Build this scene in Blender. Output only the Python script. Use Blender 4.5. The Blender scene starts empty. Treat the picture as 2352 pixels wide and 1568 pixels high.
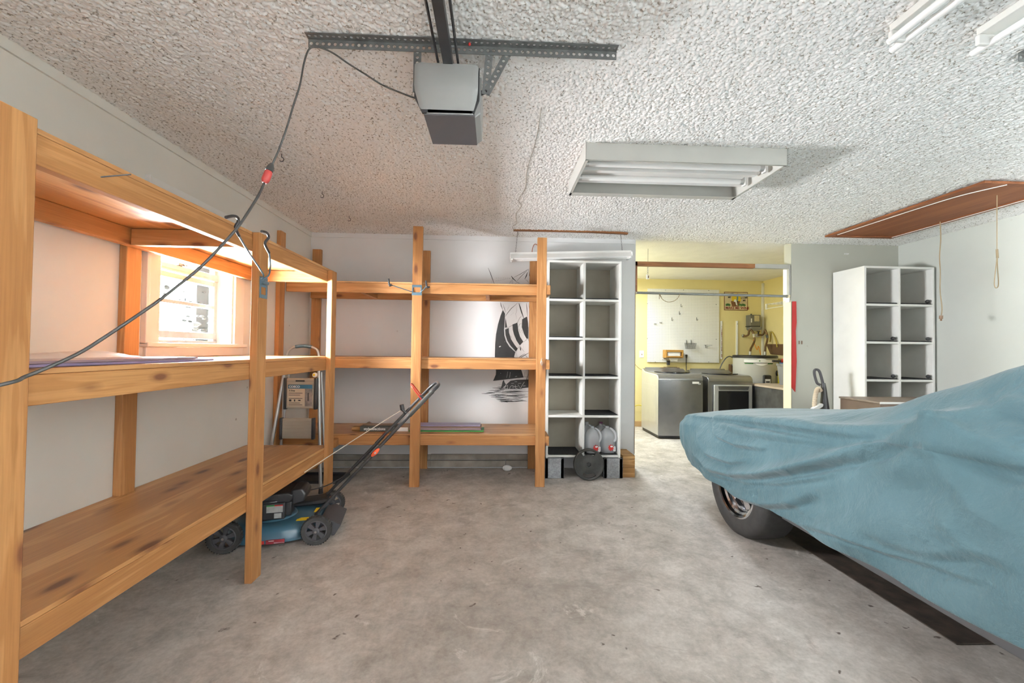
import bpy, bmesh, math, random
import numpy as np
from mathutils import Vector, Matrix, geometry
random.seed(7)
SC = bpy.context.scene
COL = SC.collection
PI = math.pi
# ---------------------------------------------------------------- camera
FPX = 950.0; CAMH = 1.24
_yaw = math.atan(38/FPX); _pit = math.atan(18.5/FPX); _rol = math.radians(.68)
_Fw = np.array([math.sin(_yaw)*math.cos(_pit), math.cos(_yaw)*math.cos(_pit), math.sin(_pit)])
_R0 = np.array([math.cos(_yaw), -math.sin(_yaw), 0.0]); _U0 = np.cross(_R0, _Fw)
_R = math.cos(_rol)*_R0 + math.sin(_rol)*_U0; _U = -math.sin(_rol)*_R0 + math.cos(_rol)*_U0
cam = bpy.data.objects.new('camera', bpy.data.cameras.new('camera')); COL.objects.link(cam)
cam.data.sensor_width = 36; cam.data.lens = FPX/2352*36; cam.data.clip_start = .02
cam.matrix_world = Matrix(((_R[0], _U[0], -_Fw[0], 0), (_R[1], _U[1], -_Fw[1], 0), (_R[2], _U[2], -_Fw[2], CAMH), (0, 0, 0, 1)))
SC.camera = cam
def un(px, py, ax, v):
    "measured photo point -> real point on the plane ax = v"
    d = _Fw + _R*(px-1176)/FPX - _U*(py-784)/FPX
    i = 'xyz'.index(ax); c = np.array([0, 0, CAMH]); t = (v-c[i])/d[i]
    return Vector(c+t*d)
# ---------------------------------------------------------------- view, world, lights
vs = SC.view_settings
vs.view_transform = 'Standard'; vs.look = 'None'; vs.gamma = 1; vs.use_curve_mapping = False
vs.exposure = 0.23
SC.cycles.diffuse_bounces = 8; SC.cycles.max_bounces = 14; SC.cycles.transparent_max_bounces = 12
SC.cycles.sample_clamp_indirect = 8
W = bpy.data.worlds.new('world'); SC.world = W; W.use_nodes = True
nt = W.node_tree; nt.nodes.clear()
SKY_SIDE, SKY_FRONT = 440.0, 1.7     # sunlit side of the house (left), open shade before the garage doors
o = nt.nodes.new('ShaderNodeOutputWorld'); bg = nt.nodes.new('ShaderNodeBackground')
tc = nt.nodes.new('ShaderNodeTexCoord'); sx = nt.nodes.new('ShaderNodeSeparateXYZ')
mr = nt.nodes.new('ShaderNodeMapRange'); mr.interpolation_type = 'SMOOTHSTEP'
mr.inputs[1].default_value = .02; mr.inputs[2].default_value = -.25; mr.inputs[3].default_value = SKY_FRONT; mr.inputs[4].default_value = SKY_SIDE
# only the half of the sky over the left side of the house is bright
nt.links.new(tc.outputs['Generated'], sx.inputs[0])
mn = nt.nodes.new('ShaderNodeMath'); mn.operation = 'MAXIMUM'
ng = nt.nodes.new('ShaderNodeMath'); ng.operation = 'MULTIPLY'; ng.inputs[1].default_value = -1.0
nt.links.new(sx.outputs[1], ng.inputs[0])
a2 = nt.nodes.new('ShaderNodeMath'); a2.operation = 'ADD'
nt.links.new(sx.outputs[0], a2.inputs[0]); nt.links.new(ng.outputs[0], a2.inputs[1])
nt.links.new(sx.outputs[0], mn.inputs[0]); nt.links.new(a2.outputs[0], mn.inputs[1])
nt.links.new(mn.outputs[0], mr.inputs[0])
bg.inputs[0].default_value = (.97, .985, 1, 1)
nt.links.new(mr.outputs[0], bg.inputs[1]); nt.links.new(bg.outputs[0], o.inputs[0])
W.cycles.sampling_method = 'MANUAL'; W.cycles.sample_map_resolution = 512
def area(name, loc, rot, sx_, sy_, power, col=(1, 1, 1), portal=False):
    l = bpy.data.lights.new(name, 'AREA'); l.shape = 'RECTANGLE'; l.size = sx_; l.size_y = sy_; l.energy = power; l.color = col
    l.cycles.is_portal = portal
    ob = bpy.data.objects.new(name, l); COL.objects.link(ob); ob.location = loc; ob.rotation_euler = rot
    return ob
area('window_daylight_portal', (-2.12, 2.77, 1.54), (0, -PI/2, 0), .62, .72, 1, portal=True)
area('garage_door_portal', (-.2, -1.62, 1.08), (PI/2, 0, 0), 2.5, 2.15, 1, portal=True)
area('garage_door_portal', (2.75, -1.62, 1.08), (PI/2, 0, 0), 2.5, 2.15, 1, portal=True)
area('laundry_ceiling_light', (1.62, 5.6, 2.36), (0, 0, 0), .35, 1.2, 66, (.84, .92, 1))
# ---------------------------------------------------------------- helpers
ORG = {}
class MB:
    def __init__(s): s.v = []; s.f = []
    def add(s, vs_, fs):
        n = len(s.v); s.v += [tuple(map(float, p)) for p in vs_]; s.f += [tuple(i+n for i in q) for q in fs]; return s
    def box(s, x0, x1, y0, y1, z0, z1):
        x0, x1 = min(x0, x1), max(x0, x1); y0, y1 = min(y0, y1), max(y0, y1); z0, z1 = min(z0, z1), max(z0, z1)
        return s.add([(x0,y0,z0),(x1,y0,z0),(x1,y1,z0),(x0,y1,z0),(x0,y0,z1),(x1,y0,z1),(x1,y1,z1),(x0,y1,z1)],
                     [(0,3,2,1),(4,5,6,7),(0,1,5,4),(1,2,6,5),(2,3,7,6),(3,0,4,7)])
    def prism(s, poly, axis, a, b):
        "poly: 2D points in the plane perpendicular to axis, extruded from a to b"
        def P(p, t):
            return {'x': (t, p[0], p[1]), 'y': (p[0], t, p[1]), 'z': (p[0], p[1], t)}[axis]
        n = len(poly); vv = [P(p, a) for p in poly]+[P(p, b) for p in poly]
        tri = geometry.tessellate_polygon([[Vector((p[0], p[1], 0)) for p in poly]])
        fs = [tuple(t) for t in tri]+[tuple(i+n for i in t[::-1]) for t in tri]
        fs += [(i, (i+1) % n, n+(i+1) % n, n+i) for i in range(n)]
        return s.add(vv, fs)
    def tube(s, path, r, n=8, closed=False):
        P = [Vector(p) for p in path]; m = len(P)
        R_ = r if isinstance(r, (list, tuple)) else [r]*m
        T = []
        for i in range(m):
            a = P[(i-1) % m] if (closed or i > 0) else P[i]; b = P[(i+1) % m] if (closed or i < m-1) else P[i]
            T.append((b-a).normalized())
        u = T[0].orthogonal().normalized(); vv = []
        for i in range(m):
            u = (u-T[i]*u.dot(T[i])).normalized(); w = T[i].cross(u)
            for k in range(n):
                an = 2*PI*k/n; vv.append(P[i]+(u*math.cos(an)+w*math.sin(an))*R_[i])
        fs = []
        for i in range(m if closed else m-1):
            j = (i+1) % m
            for k in range(n):
                fs.append((i*n+k, i*n+(k+1) % n, j*n+(k+1) % n, j*n+k))
        if not closed:
            fs.append(tuple(range(n-1, -1, -1))); fs.append(tuple((m-1)*n+k for k in range(n)))
        return s.add(vv, fs)
    def cyl(s, a, b, r0, r1=None, n=16): return s.tube([a, b], [r0, r0 if r1 is None else r1], n)
    def lathe(s, prof, c, axis, n=32):
        "prof: (radius, along); closed rings round the axis through c"
        c = Vector(c); A = Vector(axis).normalized(); u = A.orthogonal().normalized(); w = A.cross(u); vv = []; m = len(prof)
        for r, h in prof:
            for k in range(n):
                an = 2*PI*k/n; vv.append(c+A*h+(u*math.cos(an)+w*math.sin(an))*max(r, 1e-5))
        fs = []
        for i in range(m-1):
            for k in range(n): fs.append((i*n+k, i*n+(k+1) % n, (i+1)*n+(k+1) % n, (i+1)*n+k))
        return s.add(vv, fs)
    def sphere(s, c, r, n=14, m=9, sc=(1, 1, 1)):
        vv = []
        for i in range(m+1):
            t = PI*i/m
            for k in range(n):
                a = 2*PI*k/n; vv.append((c[0]+r*sc[0]*max(math.sin(t), 1e-4)*math.cos(a), c[1]+r*sc[1]*max(math.sin(t), 1e-4)*math.sin(a), c[2]+r*sc[2]*math.cos(t)))
        return s.add(vv, [(i*n+k, (i+1)*n+k, (i+1)*n+(k+1) % n, i*n+(k+1) % n) for i in range(m) for k in range(n)])
    def perf(s, o_, u, v, L, Wd, pitch, r, th=.002):
        "perforated metal strip: real round holes"
        o_, u, v = Vector(o_), Vector(u).normalized(), Vector(v).normalized(); w = u.cross(v)*th/2
        nc = max(1, round(L/pitch)); p = L/nc
        for c in range(nc):
            m = o_+u*(p*(c+.5)); out, inn = [], []
            for k in range(8):
                a = PI/4*k; ca, sa = math.cos(a), math.sin(a)
                ex = 0 if abs(ca) < .1 else math.copysign(p/2, ca); ey = 0 if abs(sa) < .1 else math.copysign(Wd/2, sa)
                out.append(m+u*ex+v*ey); inn.append(m+u*ca*r+v*sa*r)
            vv = [q+w for q in out+inn]+[q-w for q in out+inn]
            fs = []
            for k in range(8):
                j = (k+1) % 8
                fs += [(k, j, 8+j, 8+k), (16+j, 16+k, 24+k, 24+j), (8+k, 8+j, 24+j, 24+k)]
                if k in (1, 2, 5, 6) or (c == 0 and k in (3, 4)) or (c == nc-1 and k in (0, 7)): fs.append((j, k, 16+k, 16+j))
            s.add(vv, fs)
        return s
    def xf(s, M):
        s.v = [tuple(M @ Vector(p)) for p in s.v]; return s
    def build(s, name, mat, parent=None, smooth=None, bevel=0, seg=2, recalc=True):
        me = bpy.data.meshes.new(name)
        org = ORG.get(parent.name, Vector((0, 0, 0))) if parent else None
        if org is None:
            a = np.array(s.v); lo, hi = a.min(0), a.max(0); org = Vector(((lo[0]+hi[0])/2, (lo[1]+hi[1])/2, lo[2]))
            loc = org.copy()
        else: loc = Vector((0, 0, 0))
        me.from_pydata([tuple(Vector(p)-org) for p in s.v], [], s.f); me.validate()
        if recalc:
            b = bmesh.new(); b.from_mesh(me); bmesh.ops.recalc_face_normals(b, faces=b.faces); b.to_mesh(me); b.free()
        if smooth is not None:
            me.shade_smooth(); me.set_sharp_from_angle(angle=math.radians(smooth))
        me.materials.append(mat)
        ob = bpy.data.objects.new(name, me); COL.objects.link(ob); ob.location = loc
        if parent: ob.parent = parent; ORG[ob.name] = org
        else: ORG[ob.name] = org
        if bevel:
            m = ob.modifiers.new('bevel', 'BEVEL'); m.width = bevel; m.segments = seg; m.limit_method = 'ANGLE'; m.angle_limit = math.radians(40)
            if smooth is None: me.shade_smooth(); me.set_sharp_from_angle(angle=math.radians(50))
        return ob
def tag(o_, label, cat, group=None):
    o_['label'] = label; o_['category'] = cat
    if group: o_['group'] = group
    return o_
def thing(name, label, cat, loc, rotz=0, group=None, local=False):
    e = bpy.data.objects.new(name, None); COL.objects.link(e); e.location = loc; e.rotation_euler = (0, 0, rotz); e.empty_display_size = .05
    ORG[e.name] = Vector((0, 0, 0)) if local else Vector(loc)
    return tag(e, label, cat, group)
def single(name, mb, mat, label, cat, group=None, **k): return tag(mb.build(name, mat, None, **k), label, cat, group)
def struct(name, mb, mat, parent=None, **k):
    ob = mb.build(name, mat, parent, **k)
    if not parent: ob['kind'] = 'structure'
    return ob
def dup(root, loc, label=None, rotz=None, parent=None):
    c = root.copy(); COL.objects.link(c)
    if parent: c.parent = parent
    else:
        c.location = loc
        if label: c['label'] = label
        if rotz is not None: c.rotation_euler = (0, 0, rotz)
    for ch in root.children: dup(ch, None, parent=c)
    return c
def text(s, size, mat, parent, origin, xdir, ydir, name='lettering', ext=.0006, bold=0):
    cu = bpy.data.curves.new(name, 'FONT'); cu.body = s; cu.size = size; cu.extrude = ext; cu.align_x = 'LEFT'; cu.resolution_u = 3; cu.offset = bold
    t = bpy.data.objects.new('tmp', cu); COL.objects.link(t)
    dg = bpy.context.evaluated_depsgraph_get(); me = bpy.data.meshes.new_from_object(t.evaluated_get(dg))
    bpy.data.objects.remove(t); bpy.data.curves.remove(cu)
    x, y = Vector(xdir).normalized(), Vector(ydir).normalized(); z = x.cross(y)
    M = Matrix(((x[0], y[0], z[0], origin[0]), (x[1], y[1], z[1], origin[1]), (x[2], y[2], z[2], origin[2]), (0, 0, 0, 1)))
    me.transform(M); me.transform(Matrix.Translation(-ORG[parent.name]))
    me.materials.clear(); me.materials.append(mat)
    ob = bpy.data.objects.new(name, me); COL.objects.link(ob); ob.parent = parent; ORG[ob.name] = ORG[parent.name]
    return ob
def smooth_path(pts, k=6):
    P = [Vector(p) for p in pts]; out = []
    for i in range(len(P)-1):
        p0, p1, p2, p3 = P[max(i-1, 0)], P[i], P[i+1], P[min(i+2, len(P)-1)]
        for j in range(k):
            t = j/k
            out.append(.5*((2*p1)+(p2-p0)*t+(2*p0-5*p1+4*p2-p3)*t*t+(3*p1-p0-3*p2+p3)*t**3))
    out.append(P[-1]); return out
# ---------------------------------------------------------------- materials
def newmat(name):
    m = bpy.data.materials.new(name); m.use_nodes = True; t = m.node_tree; t.nodes.clear()
    out = t.nodes.new('ShaderNodeOutputMaterial'); p = t.nodes.new('ShaderNodeBsdfPrincipled'); t.links.new(p.outputs[0], out.inputs[0])
    return m, t, p
def N(t, kind, **kw):
    n = t.nodes.new('ShaderNode'+kind)
    for k, v in kw.items():
        if k.startswith('i_'): n.inputs[k[2:].replace('_', ' ')].default_value = v
        else: setattr(n, k, v)
    return n
def ramp(t, src, stops, interp='LINEAR'):
    r = t.nodes.new('ShaderNodeValToRGB'); e = r.color_ramp.elements; r.color_ramp.interpolation = interp
    while len(e) < len(stops): e.new(.5)
    for q, (pos, c) in zip(e, stops): q.position = pos; q.color = (*c, 1) if len(c) == 3 else c
    t.links.new(src, r.inputs[0]); return r
def mixc(t, fac, a, b, mode='MIX'):
    m = t.nodes.new('ShaderNodeMix'); m.data_type = 'RGBA'; m.blend_type = mode
    for sock, val in ((m.inputs[0], fac), (m.inputs[6], a), (m.inputs[7], b)):
        if isinstance(val, bpy.types.NodeSocket): t.links.new(val, sock)
        elif isinstance(val, (int, float)): sock.default_value = val
        else: sock.default_value = (*val, 1)
    return m.outputs[2]
def pm(name, col, rough=.5, metal=0.0, var=.12, vs_=6.0, bump=0.0, bs=120.0, spec=.5, coat=0):
    m, t, p = newmat(name)
    tc_ = N(t, 'TexCoord'); n = N(t, 'TexNoise', i_Scale=vs_, i_Detail=5.0); t.links.new(tc_.outputs['Object'], n.inputs['Vector'])
    r = ramp(t, n.outputs[0], [(.3, tuple(c*(1-var) for c in col)), (.7, tuple(min(1, c*(1+var*.6)) for c in col))])
    t.links.new(r.outputs[0], p.inputs['Base Color'])
    p.inputs['Roughness'].default_value = rough; p.inputs['Metallic'].default_value = metal; p.inputs['Specular IOR Level'].default_value = spec
    p.inputs['Coat Weight'].default_value = coat
    if bump:
        b = N(t, 'TexNoise', i_Scale=bs, i_Detail=4.0); t.links.new(tc_.outputs['Object'], b.inputs['Vector'])
        k = N(t, 'Bump', i_Strength=bump, i_Distance=.004); t.links.new(b.outputs[0], k.inputs['Height']); t.links.new(k.outputs[0], p.inputs['Normal'])
    return m
def wood(name, axis, light, dark, knot=(.13, .045, .018), kn=1.0, cross=13.0, along=.9, rough=.6, ply=False):
    m, t, p = newmat(name)
    tc_ = N(t, 'TexCoord'); oi = N(t, 'ObjectInfo'); mul = N(t, 'Math', operation='MULTIPLY'); mul.inputs[1].default_value = 37.0
    t.links.new(oi.outputs['Random'], mul.inputs[0])
    ad_ = N(t, 'VectorMath', operation='ADD'); t.links.new(tc_.outputs['Object'], ad_.inputs[0]); t.links.new(mul.outputs[0], ad_.inputs[1])
    def mapped(c, a):
        sc = [c, c, c]; sc['xyz'.index(axis)] = a
        mp = N(t, 'Mapping'); mp.inputs['Scale'].default_value = sc; t.links.new(ad_.outputs[0], mp.inputs[0]); return mp.outputs[0]
    n1 = N(t, 'TexNoise', i_Scale=1.0, i_Detail=3.0, i_Distortion=.8); t.links.new(mapped(cross, along), n1.inputs['Vector'])
    mm = N(t, 'Math', operation='MULTIPLY'); mm.inputs[1].default_value = 5.0 if ply else 5.5; t.links.new(n1.outputs[0], mm.inputs[0])
    sn = N(t, 'Math', operation='SINE'); m6 = N(t, 'Math', operation='MULTIPLY'); m6.inputs[1].default_value = 4.0
    t.links.new(mm.outputs[0], m6.inputs[0]); t.links.new(m6.outputs[0], sn.inputs[0])
    r1 = ramp(t, sn.outputs[0], [(0, dark), (.75, light)]); r1.color_ramp.elements[0].position = .0
    n2 = N(t, 'TexNoise', i_Scale=1.0, i_Detail=3.0); t.links.new(mapped(160, 5), n2.inputs['Vector'])
    r2 = ramp(t, n2.outputs[0], [(.3, (.86, .84, .82)), (.65, (1.05, 1.04, 1.03))])
    c = mixc(t, 1.0, r1.outputs[0], r2.outputs[0], 'MULTIPLY')
    n3 = N(t, 'TexNoise', i_Scale=1.0, i_Detail=2.0); t.links.new(mapped(4, 1.3), n3.inputs['Vector'])
    r3 = ramp(t, n3.outputs[0], [(.3, (.84, .80, .76)), (.7, (1.1, 1.1, 1.1))]); c = mixc(t, 1.0, c, r3.outputs[0], 'MULTIPLY')
    vo = N(t, 'TexVoronoi', i_Scale=1.0); vo.feature = 'F1'; t.links.new(mapped(8.5 if not ply else 9.0, 3.4 if not ply else 3.4), vo.inputs['Vector'])
    ra = ramp(t, vo.outputs['Distance'], [(.085*kn, (1, 1, 1)), (.14*kn, (.4, .4, .4)), (.22*kn, (0, 0, 0))])
    c = mixc(t, ra.outputs[0], c, knot)
    t.links.new(c, p.inputs['Base Color']); p.inputs['Roughness'].default_value = .42 if ply else rough; p.inputs['Specular IOR Level'].default_value = .5 if ply else .35
    b = N(t, 'Bump', i_Strength=.12, i_Distance=.003); t.links.new(n2.outputs[0], b.inputs['Height']); t.links.new(b.outputs[0], p.inputs['Normal'])
    return m
PL, PD = (.445, .225, .085), (.365, .17, .058)
WX, WY, WZ = [wood('pine_'+a, a, PL, PD) for a in 'xyz']
PLYY = wood('plywood_y', 'y', (.60, .335, .14), (.48, .24, .09), kn=1.5, cross=7, along=.55, ply=True)
PLYX = wood('plywood_x', 'x', (.53, .30, .135), (.43, .22, .085), kn=1.0, cross=7, along=.55, ply=True)
BROWNX = wood('brown_trim_x', 'x', (.25, .105, .036), (.18, .07, .022), kn=.5)
BROWNZ = wood('brown_trim_z', 'z', (.25, .105, .036), (.18, .07, .022), kn=.5)
HATCHW = wood('hatch_wood', 'y', (.25, .088, .032), (.21, .072, .025), kn=.2, cross=6)
GOLDW = wood('honey_wood', 'x', (.60, .36, .10), (.48, .26, .06), kn=.3)
SCRAPW = wood('scrap_wood', 'x', (.48, .30, .13), (.34, .19, .07), kn=.6)
def concrete():
    m, t, p = newmat('concrete_floor'); g = N(t, 'TexCoord').outputs['Object']
    def nz(s, d=6, w=0, rough=.6):
        n = N(t, 'TexNoise', i_Scale=s, i_Detail=float(d), i_Distortion=float(w), i_Roughness=rough); t.links.new(g, n.inputs['Vector']); return n.outputs[0]
    c = ramp(t, nz(1.1, 8, .5), [(.30, (.43, .395, .36)), (.5, (.545, .51, .475)), (.72, (.645, .615, .58))]).outputs[0]
    c = mixc(t, 1.0, c, ramp(t, nz(6.5, 8, .3, .7), [(.32, (.66, .65, .63)), (.62, (1.08, 1.08, 1.08))]).outputs[0], 'MULTIPLY')
    c = mixc(t, 1.0, c, ramp(t, nz(55, 4, 0), [(.3, (.84, .83, .82)), (.7, (1.06, 1.06, 1.06))]).outputs[0], 'MULTIPLY')
    # dark drips and spots
    vo = N(t, 'TexVoronoi', i_Scale=8.0); dn = N(t, 'TexNoise', i_Scale=14.0, i_Detail=3.0); t.links.new(g, dn.inputs['Vector'])
    vm = N(t, 'VectorMath', operation='SCALE'); vm.inputs['Scale'].default_value = .12; t.links.new(dn.outputs['Color'], vm.inputs[0])
    va = N(t, 'VectorMath', operation='ADD'); t.links.new(g, va.inputs[0]); t.links.new(vm.outputs[0], va.inputs[1]); t.links.new(va.outputs[0], vo.inputs['Vector'])
    spot = ramp(t, vo.outputs['Distance'], [(.05, (1, 1, 1)), (.10, (0, 0, 0))]).outputs[0]
    msk = ramp(t, nz(1.7, 2), [(.42, (0, 0, 0)), (.50, (1, 1, 1))]).outputs[0]
    spot = mixc(t, 1.0, spot, msk, 'MULTIPLY')
    c = mixc(t, spot, c, (.13, .10, .085))
    # rubbed-off pale patches
    pal = ramp(t, nz(2.3, 10, 1.4, .75), [(.60, (0, 0, 0)), (.66, (.7, .7, .7))]).outputs[0]
    c = mixc(t, pal, c, (.72, .69, .65))
    dk = ramp(t, nz(1.9, 9, 1.0, .72), [(.34, (.8, .8, .8)), (.42, (0, 0, 0))]).outputs[0]
    c = mixc(t, dk, c, (.33, .295, .265))
    t.links.new(c, p.inputs['Base Color']); p.inputs['Roughness'].default_value = .62; p.inputs['Specular IOR Level'].default_value = .4
    b = N(t, 'Bump', i_Strength=.25, i_Distance=.004); t.links.new(nz(38, 8), b.inputs['Height']); t.links.new(b.outputs[0], p.inputs['Normal'])
    return m
def wallmat(name, col, dirt=(.35, .30, .25), amt=.8, var=.06):
    m, t, p = newmat(name); g = N(t, 'TexCoord').outputs['Object']
    def nz(s, d=5, w=0):
        n = N(t, 'TexNoise', i_Scale=s, i_Detail=float(d), i_Distortion=float(w)); t.links.new(g, n.inputs['Vector']); return n.outputs[0]
    c = ramp(t, nz(1.6, 6), [(.3, tuple(q*(1-var) for q in col)), (.7, tuple(min(1, q*(1+var*.6)) for q in col))]).outputs[0]
    vo = N(t, 'TexVoronoi', i_Scale=4.2); t.links.new(g, vo.inputs['Vector'])
    s = ramp(t, vo.outputs['Distance'], [(.022, (amt,)*3), (.05, (0, 0, 0))]).outputs[0]
    s = mixc(t, 1.0, s, ramp(t, nz(2.4, 2), [(.5, (0, 0, 0)), (.58, (1, 1, 1))]).outputs[0], 'MULTIPLY')
    c = mixc(t, s, c, dirt)
    t.links.new(c, p.inputs['Base Color']); p.inputs['Roughness'].default_value = .7; p.inputs['Specular IOR Level'].default_value = .3
    b = N(t, 'Bump', i_Strength=.12, i_Distance=.003); t.links.new(nz(70, 6), b.inputs['Height']); t.links.new(b.outputs[0], p.inputs['Normal'])
    return m
M_FLOOR = concrete()
M_WBACK = wallmat('white_wall', (.73, .735, .74)); M_WLEFT = wallmat('cream_wall', (.75, .73, .675)); M_WRIGHT = wallmat('grey_green_wall', (.50, .52, .485), amt=.5)
M_WRB = wallmat('grey_wall', (.45, .455, .40), amt=.5); M_YEL = wallmat('yellow_wall', (.80, .70, .36), amt=.3); M_CREAM = pm('cream_paint', (.64, .585, .42), .5, var=.05)
M_CEIL_ = pm('popcorn_plain', (.82, .815, .80), .9, var=.04, vs_=2.0, bump=.25, bs=300, spec=.1)
def ceilmat():
    m, t, p = newmat('popcorn'); g = N(t, 'TexCoord').outputs['Object']
    def nz(s, d): n = N(t, 'TexNoise', i_Scale=s, i_Detail=d); t.links.new(g, n.inputs['Vector']); return n.outputs[0]
    c = ramp(t, nz(2.0, 5.0), [(.3, (.85, .845, .835)), (.7, (.89, .885, .88))]).outputs[0]
    # scattered dark specks: shade of the popcorn pits, put into the colour
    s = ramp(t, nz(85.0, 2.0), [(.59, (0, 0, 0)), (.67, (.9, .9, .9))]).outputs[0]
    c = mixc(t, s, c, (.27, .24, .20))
    st = ramp(t, nz(.9, 3.0), [(.60, (0, 0, 0)), (.75, (.25, .25, .25))]).outputs[0]; c = mixc(t, st, c, (.60, .50, .38))
    t.links.new(c, p.inputs['Base Color']); p.inputs['Roughness'].default_value = .9; p.inputs['Specular IOR Level'].default_value = .1
    return m
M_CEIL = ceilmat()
M_CEIL2 = pm('textured_ceiling', (.82, .82, .81), .9, var=.04, bump=.9, bs=60, spec=.1)
M_WHITE = pm('white_paint', (.78, .78, .76), .45, var=.05); M_WHITE2 = pm('white_melamine', (.74, .74, .71), .4, var=.05); M_EDGE = pm('raw_board_edge', (.55, .49, .38), .7, var=.1)
M_TAUPE = pm('hardboard_back', (.29, .262, .21), .8, var=.08, bump=.1)
M_ALU = pm('aluminium', (.62, .62, .61), .38, .75, var=.08); M_STEEL = pm('galvanised', (.12, .125, .125), .5, .3, var=.25, vs_=25); M_DKSTEEL = pm('dark_steel', (.07, .07, .075), .4, .7, var=.3)
M_BLK = pm('black_plastic', (.018, .018, .02), .4, var=.2); M_RUB = pm('black_rubber', (.028, .027, .026), .75, var=.25, vs_=30, bump=.2); M_DKGREY = pm('dark_grey_plastic', (.06, .058, .063), .6, var=.08, spec=.25)
M_GREY = pm('grey_plastic', (.27, .27, .265), .42, var=.06); M_TUBE = pm('fluorescent_tube', (.86, .86, .85), .25, var=.02)
M_BLUE = pm('blue_enamel', (.04, .105, .155), .28, var=.12, coat=.3); M_DKBLUE = pm('blue_grey_steel', (.10, .17, .22), .4, .4, var=.1)
M_RED = pm('red_plastic', (.45, .022, .018), .4, var=.1); M_ORANGE = pm('orange_plastic', (.75, .10, .03), .4, var=.05); M_YELLOW = pm('yellow_label', (.85, .58, .02), .5, var=.05)
M_CARPET = pm('black_carpet', (.03, .03, .031), .95, var=.6, vs_=90, bump=1.0, bs=300, spec=.1); M_CINDER = pm('cinder_block', (.33, .345, .36), .95, var=.25, vs_=60, bump=.8, bs=120)
M_IRON = pm('cast_iron', (.022, .023, .02), .6, 0, var=.4, vs_=30, bump=.3, bs=60)
M_CHROME = pm('chrome', (.75, .75, .77), .12, 1.0, var=.03); M_SS = pm('black_stainless', (.30, .30, .31), .27, .9, var=.12, vs_=10); M_SSL = pm('light_panel', (.55, .56, .58), .3, .35, var=.04)
M_SLATE = pm('slate_panel', (.09, .09, .092), .6, var=.35, vs_=9); M_GLASSBLK = pm('black_glass', (.012, .012, .014), .12, var=.3)
M_HEATER = pm('heater_grey', (.50, .50, .47), .45, var=.05); M_COPPER = pm('old_copper', (.20, .12, .055), .45, .6, var=.3); M_ORW = pm('orange_wire', (.80, .30, .02), .5)
M_TAN = pm('tan_cord', (.30, .23, .14), .8, var=.2); M_ROPE = pm('white_rope', (.82, .78, .68), .8, var=.1); M_BRWN = pm('brown_plastic', (.16, .09, .05), .5, var=.1); M_PAPER = pm('white_paper', (.85, .85, .84), .8, var=.04)
M_CORD = pm('black_cord', (.035, .034, .032), .5, var=.2); M_DIRTY = pm('dusty_board', (.30, .265, .225), .8, var=.35, vs_=7); M_DIRTY2 = pm('brown_dusty_board', (.20, .155, .12), .85, var=.3, vs_=12)
M_INK = pm('black_paint', (.028, .029, .03), .7, var=.25, vs_=20); M_INKW = pm('white_paint_lines', (.72, .72, .72), .7)
M_MAUVE = pm('mauve_flooring', (.30, .20, .22), .3, var=.12, vs_=4); M_PURPLE = pm('purple_flooring', (.24, .20, .33), .3, var=.1, vs_=4); M_GREEN = pm('green_edge', (.03, .20, .04), .5); M_CARTON = pm('dark_carton', (.05, .055, .05), .6, var=.2)
M_TAG = pm('grey_label', (.45, .45, .44), .5, var=.15, vs_=60); M_SHINGLE = pm('oily_mat', (.055, .040, .030), .8, var=.6, vs_=14, bump=.5, bs=40)
M_BLUEH = pm('blue_hose', (.06, .22, .52), .5); M_LEAF = pm('leaf_green', (.10, .25, .08), .6)
M_SIGNBG = pm('sign_beige', (.62, .52, .34), .5, var=.1, vs_=12); M_SIGNBR = pm('sign_brown', (.20, .07, .03), .5); M_SIGNMAR = pm('sign_maroon', (.25, .02, .03), .5)
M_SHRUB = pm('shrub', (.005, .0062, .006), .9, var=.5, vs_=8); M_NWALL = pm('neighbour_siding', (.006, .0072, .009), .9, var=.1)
def glassmat(name, tint=(1, 1, 1), gl=.06):
    m, t, p = newmat(name); t.nodes.remove(p); out = t.nodes['Material Output']
    tr = N(t, 'BsdfTransparent'); tr.inputs[0].default_value = (*tint, 1); g = N(t, 'BsdfGlossy'); g.inputs['Roughness'].default_value = .03
    mx = N(t, 'MixShader'); mx.inputs[0].default_value = gl; t.links.new(tr.outputs[0], mx.inputs[1]); t.links.new(g.outputs[0], mx.inputs[2]); t.links.new(mx.outputs[0], out.inputs[0])
    return m
M_PANE = glassmat('window_glass')
def jugmat():
    m, t, p = newmat('milky_plastic'); out = t.nodes['Material Output']
    tr = N(t, 'BsdfTransparent'); tr.inputs[0].default_value = (.93, .94, .95, 1); mx = N(t, 'MixShader'); mx.inputs[0].default_value = .42
    p.inputs['Base Color'].default_value = (.78, .80, .82, 1); p.inputs['Roughness'].default_value = .25
    t.links.new(tr.outputs[0], mx.inputs[1]); t.links.new(p.outputs[0], mx.inputs[2]); t.links.new(mx.outputs[0], out.inputs[0]); return m
M_JUG = jugmat()
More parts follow.
